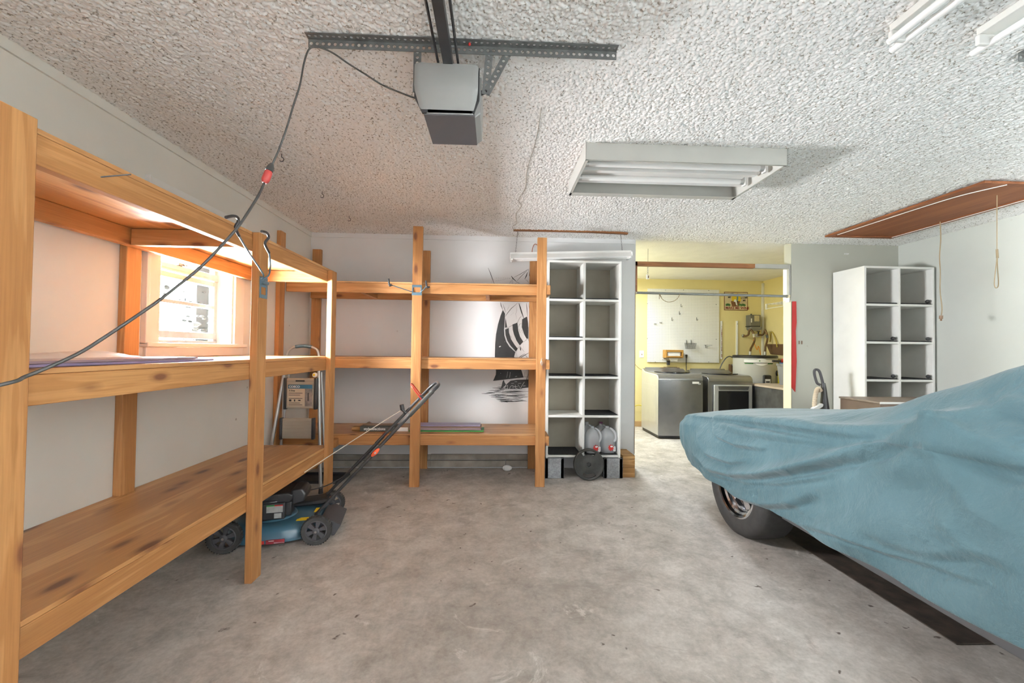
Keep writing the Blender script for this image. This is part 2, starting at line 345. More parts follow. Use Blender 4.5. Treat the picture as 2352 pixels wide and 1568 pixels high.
def pegmat():
    m, t, p = newmat('pegboard'); g = N(t, 'TexCoord').outputs['Object']; s = N(t, 'SeparateXYZ'); t.links.new(g, s.inputs[0])
    def fr(sock):
        a = N(t, 'Math', operation='DIVIDE'); a.inputs[1].default_value = .0254; t.links.new(sock, a.inputs[0])
        b = N(t, 'Math', operation='FRACT'); t.links.new(a.outputs[0], b.inputs[0]); c = N(t, 'Math', operation='SUBTRACT'); c.inputs[1].default_value = .5; t.links.new(b.outputs[0], c.inputs[0]); return c.outputs[0]
    cb = N(t, 'CombineXYZ'); t.links.new(fr(s.outputs[0]), cb.inputs[0]); t.links.new(fr(s.outputs[2]), cb.inputs[1])
    ln = N(t, 'VectorMath', operation='LENGTH'); t.links.new(cb.outputs[0], ln.inputs[0])
    r = ramp(t, ln.outputs['Value'], [(.13, (.16, .15, .13)), (.17, (.80, .80, .79))]); t.links.new(r.outputs[0], p.inputs['Base Color']); p.inputs['Roughness'].default_value = .5
    return m
M_PEG = pegmat()
def covermat():
    m, t, p = newmat('car_cover_cloth'); g = N(t, 'TexCoord').outputs['Object']
    n = N(t, 'TexNoise', i_Scale=3.0, i_Detail=5.0); t.links.new(g, n.inputs['Vector'])
    r = ramp(t, n.outputs[0], [(.3, (.052, .104, .122)), (.7, (.076, .138, .160))]); t.links.new(r.outputs[0], p.inputs['Base Color'])
    p.inputs['Roughness'].default_value = .75; p.inputs['Specular IOR Level'].default_value = .25; p.inputs['Sheen Weight'].default_value = .15
    b1 = N(t, 'TexNoise', i_Scale=4.5, i_Detail=7.0, i_Distortion=.35, i_Roughness=.6); t.links.new(g, b1.inputs['Vector'])
    k1 = N(t, 'Bump', i_Strength=.55, i_Distance=.06); t.links.new(b1.outputs[0], k1.inputs['Height'])
    b2 = N(t, 'TexNoise', i_Scale=420.0); t.links.new(g, b2.inputs['Vector']); k2 = N(t, 'Bump', i_Strength=.10, i_Distance=.002); t.links.new(b2.outputs[0], k2.inputs['Height'])
    t.links.new(k1.outputs[0], k2.inputs['Normal']); t.links.new(k2.outputs[0], p.inputs['Normal']); return m
M_COVER = covermat()
# ================================================================ SETTING
XL, XR, YB, H = -1.93, 4.42, 4.36, 2.44
YF = -1.6; BX1, BY1 = 4.48, 6.75
struct('floor', MB().box(XL-.15, BX1+.1, YF-.1, BY1+.1, -.12, 0), M_FLOOR)
# popcorn ceiling: real lumps over the seen part, flat slab above and behind
def popcorn(x0, x1, y0, y1, name, seedv):
    rs = np.random.RandomState(seedv); LT = rs.rand(512, 512)
    def vn(X, Y, cell):
        u, v = X/cell, Y/cell; i, j = np.floor(u).astype(int), np.floor(v).astype(int); a, b = u-i, v-j
        a = a*a*(3-2*a); b = b*b*(3-2*b); g = lambda p, q: LT[p % 512, q % 512]
        return (g(i, j)*(1-a)+g(i+1, j)*a)*(1-b)+(g(i, j+1)*(1-a)+g(i+1, j+1)*a)*b
    xs = np.arange(x0, x1+.002, .0033); ys = [y0]
    while ys[-1] < y1: ys.append(ys[-1]+min(.0075, max(.0031, .0026*ys[-1])))
    ys = np.array(ys); ys[-1] = y1; X, Y = np.meshgrid(xs, ys)
    # blobs of sprayed texture: jittered cells, some missing so that pits stay between them
    cell = .0122; Xw = X+.003*vn(X, Y, .013); Yw = Y+.003*vn(X+5, Y+2, .013); I, J = np.floor(Xw/cell).astype(int), np.floor(Yw/cell).astype(int); hb = np.zeros(X.shape)
    for di in (-1, 0, 1):
        for dj in (-1, 0, 1):
            a, b = I+di, J+dj; jx, jy, rr = LT[a % 512, b % 512], LT[(a+177) % 512, (b+59) % 512], LT[(a+311) % 512, (b+203) % 512]
            d2 = ((a+.5+.42*(2*jx-1))*cell-Xw)**2+((b+.5+.42*(2*jy-1))*cell-Yw)**2; r = cell*(.62+.42*rr)
            hb = np.maximum(hb, (.55+.45*rr)*np.clip(1-d2/r**2, 0, 1)**.6*(rr > .10))
    Z = H-.0105*hb-.0015*vn(X, Y, .05)-.0004
    nx, ny = len(xs), len(ys); co = np.stack([X, Y, Z], -1).reshape(-1, 3).astype(np.float32)
    k = (np.arange(ny-1)[:, None]*nx+np.arange(nx-1)[None, :]).reshape(-1)
    q = np.stack([k, k+nx, k+nx+1, k+1], -1).astype(np.int32)
    me = bpy.data.meshes.new(name); me.vertices.add(len(co)); me.vertices.foreach_set('co', co.ravel())
    me.loops.add(q.size); me.loops.foreach_set('vertex_index', q.ravel())
    me.polygons.add(len(q)); me.polygons.foreach_set('loop_start', np.arange(0, q.size, 4, dtype=np.int32))
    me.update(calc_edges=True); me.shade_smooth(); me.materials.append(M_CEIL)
    ob = bpy.data.objects.new(name, me); COL.objects.link(ob); return ob
cg = MB().box(XL-.15, BX1+.1, YF-.1, YB, H, H+.1)
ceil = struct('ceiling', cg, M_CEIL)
pc = popcorn(XL-.01, XR+.01, .9, YB+.02, 'popcorn_texture', 3)
pc.parent = ceil; pc.location = -ORG[ceil.name]
ck = MB(); cp = smooth_path([(.21, 2.0, 2.4275), (.215, 2.3, 2.4275), (.195, 2.7, 2.4275), (.205, 3.0, 2.4275), (.17, 3.25, 2.4275), (.20, 3.4, 2.4275), (.165, 3.6, 2.4275), (.185, 3.85, 2.4275), (.15, 4.0, 2.4275), (.22, 4.2, 2.4275), (.20, 4.34, 2.4275)], 5)
ck.tube(cp, .0022, 5).build('crack', pm('crack_grey', (.42, .39, .34), .9), ceil)
struct('ceiling_laundry', MB().box(1.2, BX1+.1, YB, BY1+.1, H, H+.1), M_CEIL2)
# left wall with window hole: opening y 2.43..3.11, z 1.255..2.09
WY0, WY1, WZ0, WZ1 = 2.43, 3.11, 1.245, 1.84
wl = MB().box(XL-.15, XL, YF-.1, WY0, -.06, H+.06).box(XL-.15, XL, WY1, YB+.11, -.06, H+.06).box(XL-.15, XL, WY0, WY1, -.06, WZ0).box(XL-.15, XL, WY0, WY1, WZ1, H+.06)
struct('wall_left', wl, M_WLEFT)
DX0, DX1 = 1.49, 3.205
struct('wall_back', MB().box(XL, DX0, YB, YB+.11, -.06, H+.06), M_WBACK)
struct('wall_back_right', MB().box(DX1, XR+.16, YB, YB+.11, -.06, H+.06), M_WRB)
struct('wall_right', MB().box(XR, XR+.15, YF-.1, YB, -.06, H+.06), M_WRIGHT)
# front wall behind the viewer with the two open garage doors
fw = MB().box(XL, -1.45, YF-.12, YF, -.06, H+.06).box(1.05, 1.5, YF-.12, YF, -.06, H+.06).box(4.0, XR, YF-.12, YF, -.06, H+.06).box(-1.45, 1.05, YF-.12, YF, 2.15, H+.06).box(1.5, 4.0, YF-.12, YF, 2.15, H+.06)
struct('wall_front', fw, M_WBACK)
# laundry room
struct('wall_laundry_back', MB().box(1.2, BX1+.1, BY1, BY1+.1, -.06, H+.06), M_YEL)
struct('wall_laundry_right', MB().box(BX1, BX1+.1, YB+.11, BY1, -.06, H+.06), M_YEL)
struct('wall_laundry_left', MB().box(1.1, 1.2, YB+.11, BY1+.1, -.06, H+.06), M_YEL)
struct('trim_1', MB().box(4.445, BX1, BY1-.03, BY1, .9, 2.40), M_WHITE, bevel=.004)
# ceiling edge trim on the left wall, back-wall corner bead
struct('trim_2', MB().box(XL-.02, XL+.012, .2, YB, 2.385, H+.02), M_WLEFT)
struct('trim_3', MB().box(XL, DX0-.02, YB-.010, YB+.02, 2.385, H+.02), M_WBACK)
# doorway: cream jamb on the right, head trim, upper white panel
struct('trim_4', MB().box(DX1-.006, DX1, YB-.003, YB+.115, 0, 1.81), M_CREAM)
struct('trim_5', MB().box(DX1-.008, DX1, YB+.03, YB+.115, 1.815, 2.19), M_WHITE)
struct('trim_6', MB().box(DX0, DX0+.018, YB-.005, YB+.05, 1.875, 2.20), BROWNZ)
struct('trim_7', MB().box(DX0, 2.80, YB-.005, YB+.045, 2.155, 2.20), BROWNX)
struct('trim_8', MB().box(2.80, DX1-.01, YB-.005, YB+.045, 2.155, 2.20).box(DX1-.028, DX1-.009, YB-.005, YB+.028, 1.87, 2.155), pm('grey_trim', (.36, .36, .33), .6))
struct('trim_9', MB().box(DX0-.004, DX0+.0015, YB-.004, YB+.002, .15, 1.87), pm('chipped_edge', (.34, .24, .15), .8, var=.3, vs_=12))
# rough sill boards along the foot of the back wall
bb = struct('baseboard_back', MB().box(-1.80, -.655, YB-.03, YB, .016, .082).box(-1.80, -.655, YB-.022, YB, .088, .14).box(-.655, .12, YB-.03, YB, .016, .082).box(.124, .37, YB-.026, YB, .016, .084).box(-.655, .37, YB-.018, YB, .088, .145), M_DIRTY, bevel=.003)
# window: casing, deep reveal, aluminium sashes, panes
GX = -2.06
win = bpy.data.objects.new('window_1', None); COL.objects.link(win); win.location = (XL, 2.77, WZ0); ORG['window_1'] = Vector(win.location); win['kind'] = 'structure'
cs = MB().box(XL, XL+.02, 2.335, WY0, 1.245, 2.175).box(XL, XL+.02, WY1, 3.215, 1.245, 2.175).box(XL, XL+.022, 2.335, 3.215, WZ1, 2.175)
cs.box(XL, XL+.03, 2.325, 2.347, 1.245, 2.175).build('casing', M_WHITE, win, bevel=.003)
MB().box(XL-.13, XL+.045, 2.325, 3.225, 1.232, 1.256).box(XL, XL+.018, 2.345, 3.215, 1.172, 1.232).build('sill', M_WHITE, win, bevel=.004)
MB().box(-2.08, XL, WY1-.012, WY1, 1.256, WZ1).box(-2.08, XL, WY0, WY0+.012, 1.256, WZ1).box(-2.08, XL, WY0, WY1, WZ1-.012, WZ1).build('reveal', M_WHITE, win)
fr = MB()
for (z0, z1, d) in ((1.256, 1.275, .03), (1.288, 1.332, .028), (1.505, 1.53, .02), (1.665, 1.70, .02), (1.705, 1.752, .032), (1.80, 1.828, .03)): fr.box(GX-.012, GX+d, WY0+.012, WY1-.012, z0, z1)
for y in (WY0+.012, WY1-.042): fr.box(GX-.012, GX+.024, y, y+.03, 1.256, WZ1-.012)
fr.box(GX+.02, GX+.032, WY0+.04, WY1-.04, 1.716, 1.722)
sash = fr.build('sash', pm('window_aluminium', (.55, .55, .54), .4, .5, var=.1, vs_=20), win, bevel=.002)
MB().box(GX+.03, GX+.045, 2.70, 2.75, 1.752, 1.768).box(GX+.033, GX+.05, 2.735, 2.765, 1.755, 1.762).build('latch', M_DKSTEEL, sash)
for z0, z1 in ((1.332, 1.505), (1.53, 1.665), (1.752, 1.80)): MB().box(GX-.003, GX, WY0+.03, WY1-.03, z0, z1).build('pane', M_PANE, win)
# outside the window
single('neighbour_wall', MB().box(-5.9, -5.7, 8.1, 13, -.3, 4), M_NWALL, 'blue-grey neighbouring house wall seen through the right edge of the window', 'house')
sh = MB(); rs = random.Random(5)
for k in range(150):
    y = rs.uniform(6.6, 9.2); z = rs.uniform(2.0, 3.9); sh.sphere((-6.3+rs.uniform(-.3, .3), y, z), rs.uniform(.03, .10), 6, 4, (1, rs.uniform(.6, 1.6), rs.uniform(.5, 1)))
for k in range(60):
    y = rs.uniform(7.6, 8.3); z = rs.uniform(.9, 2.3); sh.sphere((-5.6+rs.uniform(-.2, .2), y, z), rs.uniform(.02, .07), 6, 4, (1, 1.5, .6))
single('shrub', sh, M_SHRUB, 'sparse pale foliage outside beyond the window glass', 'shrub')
# ================================================================ LEFT SHELVING UNIT
XF0, XF1 = -1.296, -1.258
ls = thing('storage_shelf', 'long two-by-four pine shelving unit with plywood decks along the left wall under the window', 'shelf', (-1.6, 2.2, 0))
def part(name, mat, par, *b, bevel=.003, **k):
    m = MB()
    for q in b: m.box(*q)
    return m.build(name, mat, par, bevel=bevel, **k)
part('post', WZ, ls, (XF0, XF1, 1.083, 1.172, 0, 1.855)); part('post', WZ, ls, (XF0, XF1, 2.237, 2.326, 0, 1.847)); part('post', WZ, ls, (XF0, XF1, 3.222, 3.311, 0, 1.832))
for y in (.55, 2.188): part('post', WZ, ls, (XL, -1.892, y, y+.089, 0, 1.832))
for z in (.37, 1.066, 1.745):
    part('rail', WY, ls, (XF0-.038, XF0, .5, 3.30, z, z+.087)); part('rail', WY, ls, (-1.892, -1.854, .5, 3.30, z, z+.087))
    for y in (2.16, 3.262): part('cross_brace', WX, ls, (-1.852, XF0-.0385, y, y+.038, z+.002, z+.085))
    if z > 1.7:
        part('deck', PLYY, ls, (XL+.0006, XF0-.002, .5, 2.18, z+.088, z+.104), bevel=.001); part('deck', PLYY, ls, (XL+.0006, XF0-.002, 2.182, 3.312, z+.088, z+.104), bevel=.001)
    else:
        q = [(XF0-.002, .645), (XL+.004, .645), (XL+.004, 2.185), (-1.89, 2.185), (-1.89, 2.28), (XL+.004, 2.28), (XL+.004, 3.312), (XF0-.002, 3.312)]
        MB().prism(q, 'z', z+.088, z+.104).build('deck', PLYY, ls, bevel=.001)
nl = MB().cyl((-1.297, 1.395, 1.788), (-1.235, 1.435, 1.815), .0022, n=6).build('nail', M_DKSTEEL, ls, smooth=40)
# ================================================================ BACK SHELVING UNIT
bs = thing('storage_shelf', 'pine shelving unit of two-by-fours against the white back wall', 'shelf', (-.7, 4.05, 0))
part('post', WZ, bs, (-.756, -.668, 3.75, 3.788, 0, 2.345)); part('post', WZ, bs, (.374, .460, 3.75, 3.788, 0, 2.268))
part('post', WZ, bs, (-1.895, -1.807, YB-.04, YB-.001, 0, 2.25)); part('post', WZ, bs, (-.771, -.689, YB-.04, YB-.001, .0, 2.26)); part('post', WZ, bs, (.352, .44, YB-.04, YB-.001, 0, 2.178))
part('post', WZ, bs, (XL+.002, -1.892, 3.69, 3.778, 0, 2.262))
for z in (.365, 1.056, 1.74):
    part('rail', WX, bs, (-1.888, .4595, 3.789, 3.827, z, z+.088)); part('rail', WX, bs, (-1.888, .4595, YB-.079, YB-.041, z, z+.088))
    for x in (-1.25, -.1): part('cross_brace', WY, bs, (x, x+.038, 3.828, YB-.08, z+.003, z+.086))
    part('end_rail', WY, bs, (.461, .497, 3.752, 3.995, z+.006, z+.092))
    part('deck', PLYX, bs, (-1.888, .459, 3.79, YB-.042, z+.089, z+.102), bevel=.001)
part('cleat', WY, bs, (-1.43, -1.395, 3.70, 3.788, .36, .43)); 
# ================================================================ CUBBY CABINETS
def cubby(name, label, x0, y0, y1, base, knobs):
    t = thing(name, label, 'cabinet', (x0+.365, (y0+y1)/2, base)); w = .73; th = .021; top = 2.117
    for x in (x0, x0+w-th): part('side_panel', M_WHITE2, t, (x, x+th, y0, y1, base, top), bevel=.0015)
    part('divider', M_WHITE2, t, (x0+w/2-.0105, x0+w/2+.0105, y0, y1-.008, .2, top-th), bevel=.0015)
    part('top_panel', M_WHITE2, t, (x0+th, x0+w-th, y0, y1, top-th, top), bevel=.0015)
    part('back_panel', M_TAUPE, t, (x0+th, x0+w-th, y1-.006, y1, .2, top-th), bevel=0)
    for c in (x0+th, x0+w/2+.0105):
        for z in (1.741, 1.364, .987, .61, .225): part('shelf_board', M_WHITE2, t, (c, c+w/2-th-.0105, y0+.002, y1-.008, z-.022, z), bevel=.0015)
    for c, z in knobs: MB().sphere((x0+(w/2 if c == 0 else w)-.05, y0+.022, z+.032), .019, 12, 8).build('knob', M_BLK, t, smooth=60)
    return t
cubby('cubby_cabinet', 'white ten-compartment cubby cabinet on cinder blocks in the middle of the back wall', .499, 4.0, YB-.012, .198, [])
cubby('cubby_cabinet', 'white cubby cabinet in the right rear corner with small black knobs', 3.665, 3.965, YB-.012, .0, [(1, 1.741), (0, 1.364), (1, 1.364), (0, .987), (1, .987)])
def mat_(x0, z, y0, label, grp):
    m = MB(); n = 10; w = .332; d = .30
    m.box(x0+.006, x0+w-.008, y0+.004, y0+d, z+.0008, z+.011)
    single('carpet_mat', m, M_CARPET, label, 'mat', grp, bevel=.003)
cl = {0: 'left', 1: 'right'}
for c, z, nm in ((0, 1.741, 'top'), (1, 1.741, 'top'), (0, 1.364, 'second'), (0, .987, 'third'), (1, .987, 'third'), (1, .61, 'fourth'), (0, .225, 'bottom'), (1, .225, 'bottom')):
    mat_(.52 if c == 0 else .8745, z, 4.0, f'black carpet mat lining the {nm} {cl[c]} compartment of the cubby cabinet on cinder blocks', 'carpet mats in the centre cabinet')
for c, z, nm in ((0, 1.741, 'top'), (1, 1.741, 'top'), (0, 1.364, 'second'), (1, 1.364, 'second'), (0, .987, 'third'), (1, .987, 'third')):
    mat_(3.686 if c == 0 else 4.0405, z, 3.965, f'black carpet mat lining the {nm} {cl[c]} compartment of the corner cubby cabinet', 'carpet mats in the corner cabinet')
def cinder(x0, label):
    m = MB(); x1 = x0+.188; y0, y1 = 4.0, 4.345
    m.box(x0, x1, y0, y0+.035, 0, .194).box(x0, x1, y1-.035, y1, 0, .194).box(x0, x0+.035, y0, y1, 0, .194).box(x1-.035, x1, y0, y1, 0, .194).box(x0, x1, 4.155, 4.19, 0, .194)
    single('cinder_block', m, M_CINDER, label, 'block', 'cinder blocks under the cabinet', bevel=.004)
cinder(.492, 'grey cinder block under the left end of the cubby cabinet, behind the pine post')
cinder(1.066, 'grey cinder block under the right end of the cubby cabinet beside the weight plate')
for z0, z1, lab in ((.0, .098, 'bottom scrap lumber block stacked on the floor beside the doorway'), (.099, .178, 'middle scrap lumber block in the stack beside the doorway'), (.179, .214, 'thin top scrap lumber piece of the stack beside the doorway')):
    single('lumber_scrap', MB().box(1.262, 1.383, 4.03, 4.30, z0+.0005, z1), SCRAPW, lab, 'lumber', 'scrap lumber stack by the doorway', bevel=.002)
# weight plate leaning on the cabinet
wp = thing('weight_plate', 'round black iron weight plate with grip slots leaning below the cubby cabinet', 'weight plate', (.908, 3.955, 0), local=True)
def plate():
    R0_ = .148; pts = [(R0_*math.cos(PI*2*k/12+PI/12), R0_*math.sin(PI*2*k/12+PI/12)) for k in range(12)]
    b = bmesh.new(); n = 96
    def slot(a): # inside test for grip slots
        return a
    rad = [.0, .021, .024, .045, .052, .078, .090, .104, .116, .126, .134, .141, .148]
    thick = [.0, .0, .013, .013, .009, .009, .009, .009, .010, .012, .016, .017, .013]
    V = {}
    for s in (1, -1):
        for i in range(1, len(rad)):
            for k in range(n):
                a = 2*PI*k/n; r = rad[i]
                if i >= 10:  # twelve-sided rim
                    r *= .975+.025*1.0/ max(.01, math.cos(((a+PI/12) % (PI/6))-PI/12))*.99
                V[s, i, k] = b.verts.new((r*math.cos(a), s*thick[i] if thick[i] else s*.013, r*math.sin(a)))
    def hole(i, k):
        a = (k+.5)/n*360
        return 6 <= i <= 8 and (58 < a < 122 or 238 < a < 302)
    for s in (1, -1):
        for i in range(1, len(rad)-1):
            for k in range(n):
                j = (k+1) % n
                if hole(i, k): continue
                b.faces.new((V[s, i, k], V[s, i, j], V[s, i+1, j], V[s, i+1, k]))
    for k in range(n):
        j = (k+1) % n
        b.faces.new((V[1, 12, k], V[1, 12, j], V[-1, 12, j], V[-1, 12, k])); b.faces.new((V[1, 1, k], V[1, 1, j], V[-1, 1, j], V[-1, 1, k]))
        for i in range(1, 12):
            if hole(i, k):
                for di, e in ((-1, (i, k, i, j)), (1, (i+1, k, i+1, j))):
                    if not hole(i+di, k): b.faces.new((V[1, e[0], e[1]], V[1, e[2], e[3]], V[-1, e[2], e[3]], V[-1, e[0], e[1]]))
                for dk, kk in ((-1, k), (1, j)):
                    if not hole(i, (k+dk) % n): b.faces.new((V[1, i, kk], V[1, i+1, kk], V[-1, i+1, kk], V[-1, i, kk]))
    b.verts.index_update(); m = MB(); m.v = [tuple(v.co) for v in b.verts]; m.f = [tuple(v.index for v in f.verts) for f in b.faces]; b.free(); return m
plate().xf(Matrix.Translation((0, 0, .149)) @ Matrix.Rotation(math.radians(-5), 4, 'X')).build('plate', M_IRON, wp, smooth=35)
# plastic jugs
def jug(name, label, x, y, half, cap, lab, red=True):
    t = thing(name, label, 'jug', (x, y, .237), local=True, group='plastic jugs in the bottom right compartment'); m = MB()
    prof = [(0, 0), (.9, 0), (1, .012), (1, .14), (.98, .165), (.86, .195), (.60, .220), (.34, .232), (.26, .236), (.26, .252)]
    n = 28; vv = []
    for r, h in prof:
        for k in range(n):
            a = 2*PI*k/n; c, s = math.cos(a), math.sin(a); p = 4.0 if h < .17 else 2.4
            q = (abs(c)**p+abs(s)**p)**(-1/p); vv.append((.072*r*q*c, .072*r*q*s, h))
    fs = [(i*n+k, i*n+(k+1) % n, (i+1)*n+(k+1) % n, (i+1)*n+k) for i in range(len(prof)-1) for k in range(n)]
    m.add(vv, fs).build('bottle', M_JUG, t, smooth=50)
    MB().tube(smooth_path([(.022, -.02, .236), (.045, -.05, .222), (.066, -.062, .185), (.066, -.066, .14), (.05, -.066, .11)], 4), .011, 8).build('handle', M_JUG, t, smooth=60)
    if half: MB().box(-.066, .066, -.066, .066, .004, half).build('water', glassmat('water', (.80, .84, .86), .10), t, bevel=.02)
    if cap: MB().lathe([(0, .016), (.019, .016), (.0195, 0), (.0185, -.001)], (0, 0, .25), (0, 0, 1), 16).build('cap', cap, t, smooth=40)
    if lab:
        l = MB().box(.042, .064, -.0738, -.0728, .02, .066).build('paper_label', M_PAPER, t)
        star = [((.018+(.031 if k % 2 else .021)*math.cos(PI*2*k/18)), (.054+(.036 if k % 2 else .024)*math.sin(PI*2*k/18))) for k in range(18)]
        MB().prism(star, 'y', -.0746, -.0739).build('red_burst', M_RED, l)
        MB().prism([(.024+.014*math.cos(PI*2*k/14), .066+.008*math.sin(PI*2*k/14)) for k in range(14)], 'y', -.0752, -.0747).build('white_oval', M_PAPER, l)
        mm = MB()
        for k in range(4): mm.box(.050, .056, -.0746, -.0739, .03+.008*k, .034+.008*k)
        mm.build('print', M_BLK, l)
    return t
M_PURP = pm('purple_cap', (.16, .02, .10), .4)
jug('plastic_jug', 'nearly empty clear plastic jug with red burst label, left and nearest of the jugs', .972, 4.085, 0, None, True)
jug('plastic_jug', 'clear plastic jug half full of water with red burst label, right-hand front jug', 1.125, 4.10, .10, None, True)
jug('plastic_jug', 'plastic jug with purple cap standing behind the right-hand front jug', 1.10, 4.255, .12, M_PURP, False)
jug('plastic_jug', 'plastic jug with pale cap in the back left corner behind the front jugs', .953, 4.255, .1, M_JUG, False)
# ================================================================ COVERED CAR
CXC, HW, YN, YR = 2.48, .865, 3.86, -1.0
def sm(a, b, x):
    t = np.clip((x-a)/(b-a), 0, 1); return t*t*(3-2*t)
def ip(x, xs, ys): return np.interp(x, xs, ys)
def outline(n, grow=0.0):
    "plan outline, nose rounded; returns points and outward normals"
    P = []; hw = HW+grow; y1 = YN+grow; y0 = YR-grow; R1, R0 = .40, .35
    def arc(cx, cy, r, a0, a1, m):
        for k in range(m): a = math.radians(a0+(a1-a0)*k/m); P.append((cx+r*math.cos(a), cy+r*math.sin(a)))
    def line(a, b, m):
        for k in range(m): t = k/m; P.append((a[0]+(b[0]-a[0])*t, a[1]+(b[1]-a[1])*t))
    xl, xr = CXC-hw, CXC+hw
    line((xl, y0+R0), (xl, y1-R1), 300); arc(xl+R1, y1-R1, R1, 180, 90, 70); line((xl+R1, y1), (xr-R1, y1), 60); arc(xr-R1, y1-R1, R1, 90, 0, 40)
    line((xr, y1-R1), (xr, y0+R0), 160); arc(xr-R0, y0+R0, R0, 0, -90, 24); line((xr-R0, y0), (xl+R0, y0), 30); arc(xl+R0, y0+R0, R0, -90, -180, 24)
    P = np.array(P); T = np.roll(P, -1, 0)-np.roll(P, 1, 0); T /= np.linalg.norm(T, axis=1)[:, None]
    return P, np.stack([-T[:, 1], T[:, 0]], 1)
def zshould(y): return ip(y, [-1, -.5, .3, 1.2, 1.8, 2.4, 3.0, 3.45, 3.7, 3.86], [.70, .86, .90, .90, .875, .825, .755, .70, .65, .59])
def crown(y): return ip(y, [-1, -.4, 1.2, 2.2, 2.9, 3.5, 3.86], [.03, .05, .05, .065, .07, .065, .04])
def ghouse(y): return ip(y, [-.9, -.5, .1, .6, .95, 1.2, 1.35, 1.5, 1.65, 1.95, 2.25, 2.4], [0, .14, .34, .37, .36, .335, .305, .262, .197, .085, .02, 0])
FOLDS = [  # (photo polyline on the near side, crest height, width, valley below)
 ([(1596,1046),(1635,1072),(1683,1087),(1748,1087),(1822,1076),(1909,1054),(1974,1037),(2039,1022),(2106,1000)], .030, .034, 1),
 ([(1600,1072),(1670,1100),(1720,1106),(1800,1106),(1885,1094),(1950,1074)], .012, .02, 1),
 ([(1644,1120),(1683,1134),(1748,1156),(1809,1154),(1870,1132)], .014, .03, 1),
 ([(1600,1000),(1625,1040),(1680,1060),(1720,1055)], .012, .022, 1),
 ([(1625,955),(1690,962),(1770,975),(1844,985),(1930,992),(2010,985),(2100,972)], .016, .03, 1),
 ([(1630,968),(1700,990),(1780,1000),(1860,1006),(1960,1010)], .012, .028, 1),
 ([(1620,962),(1650,1000),(1690,1020),(1750,1028)], .012, .02, 1),
 ([(2113,998),(2195,1030),(2270,1050),(2352,1072)], .018, .035, 1),
 ([(2113,998),(2160,1080),(2230,1160),(2320,1220)], .012, .05, 0),
 ([(2113,998),(2090,1060),(2040,1130),(1960,1190)], .012, .06, 0),
 ([(2195,926),(2250,940),(2352,962)], .018, .03, 1),
 ([(2113,998),(2150,960),(2195,926)], .015, .035, 0),
 ([(1840,1205),(1930,1222),(2039,1268),(2147,1298),(2250,1330)], .010, .018, 1),
 ([(1800,1140),(1850,1180),(1950,1215)], .008, .03, 0),
 ([(2040,1240),(2130,1270),(2240,1262),(2330,1290)], .008, .03, 1),
 ([(2140,1120),(2180,1200),(2240,1260)], .007, .03, 0),
]
FYZ = [([(p.y, p.z) for p in (un(x, y, 'x', 1.6) for x, y in pl)], a, w, v) for pl, a, w, v in FOLDS]
def seg_dist(Y, Z, pl):
    best = np.full(Y.shape, 9.0); sign = np.zeros(Y.shape); tt = np.zeros(Y.shape); n = len(pl)-1
    for i in range(n):
        (ya, za), (yb, zb) = pl[i], pl[i+1]; dy, dz = yb-ya, zb-za; L2 = dy*dy+dz*dz+1e-9
        t = np.clip(((Y-ya)*dy+(Z-za)*dz)/L2, 0, 1); d = np.hypot(Y-ya-t*dy, Z-za-t*dz); c = (dy*(Z-za)-dz*(Y-ya))*np.sign(dy if abs(dy) > 1e-6 else 1)
        m = d < best; best = np.where(m, d, best); sign = np.where(m, np.sign(c), sign); tt = np.where(m, (i+t)/n, tt)
    return best, sign, tt
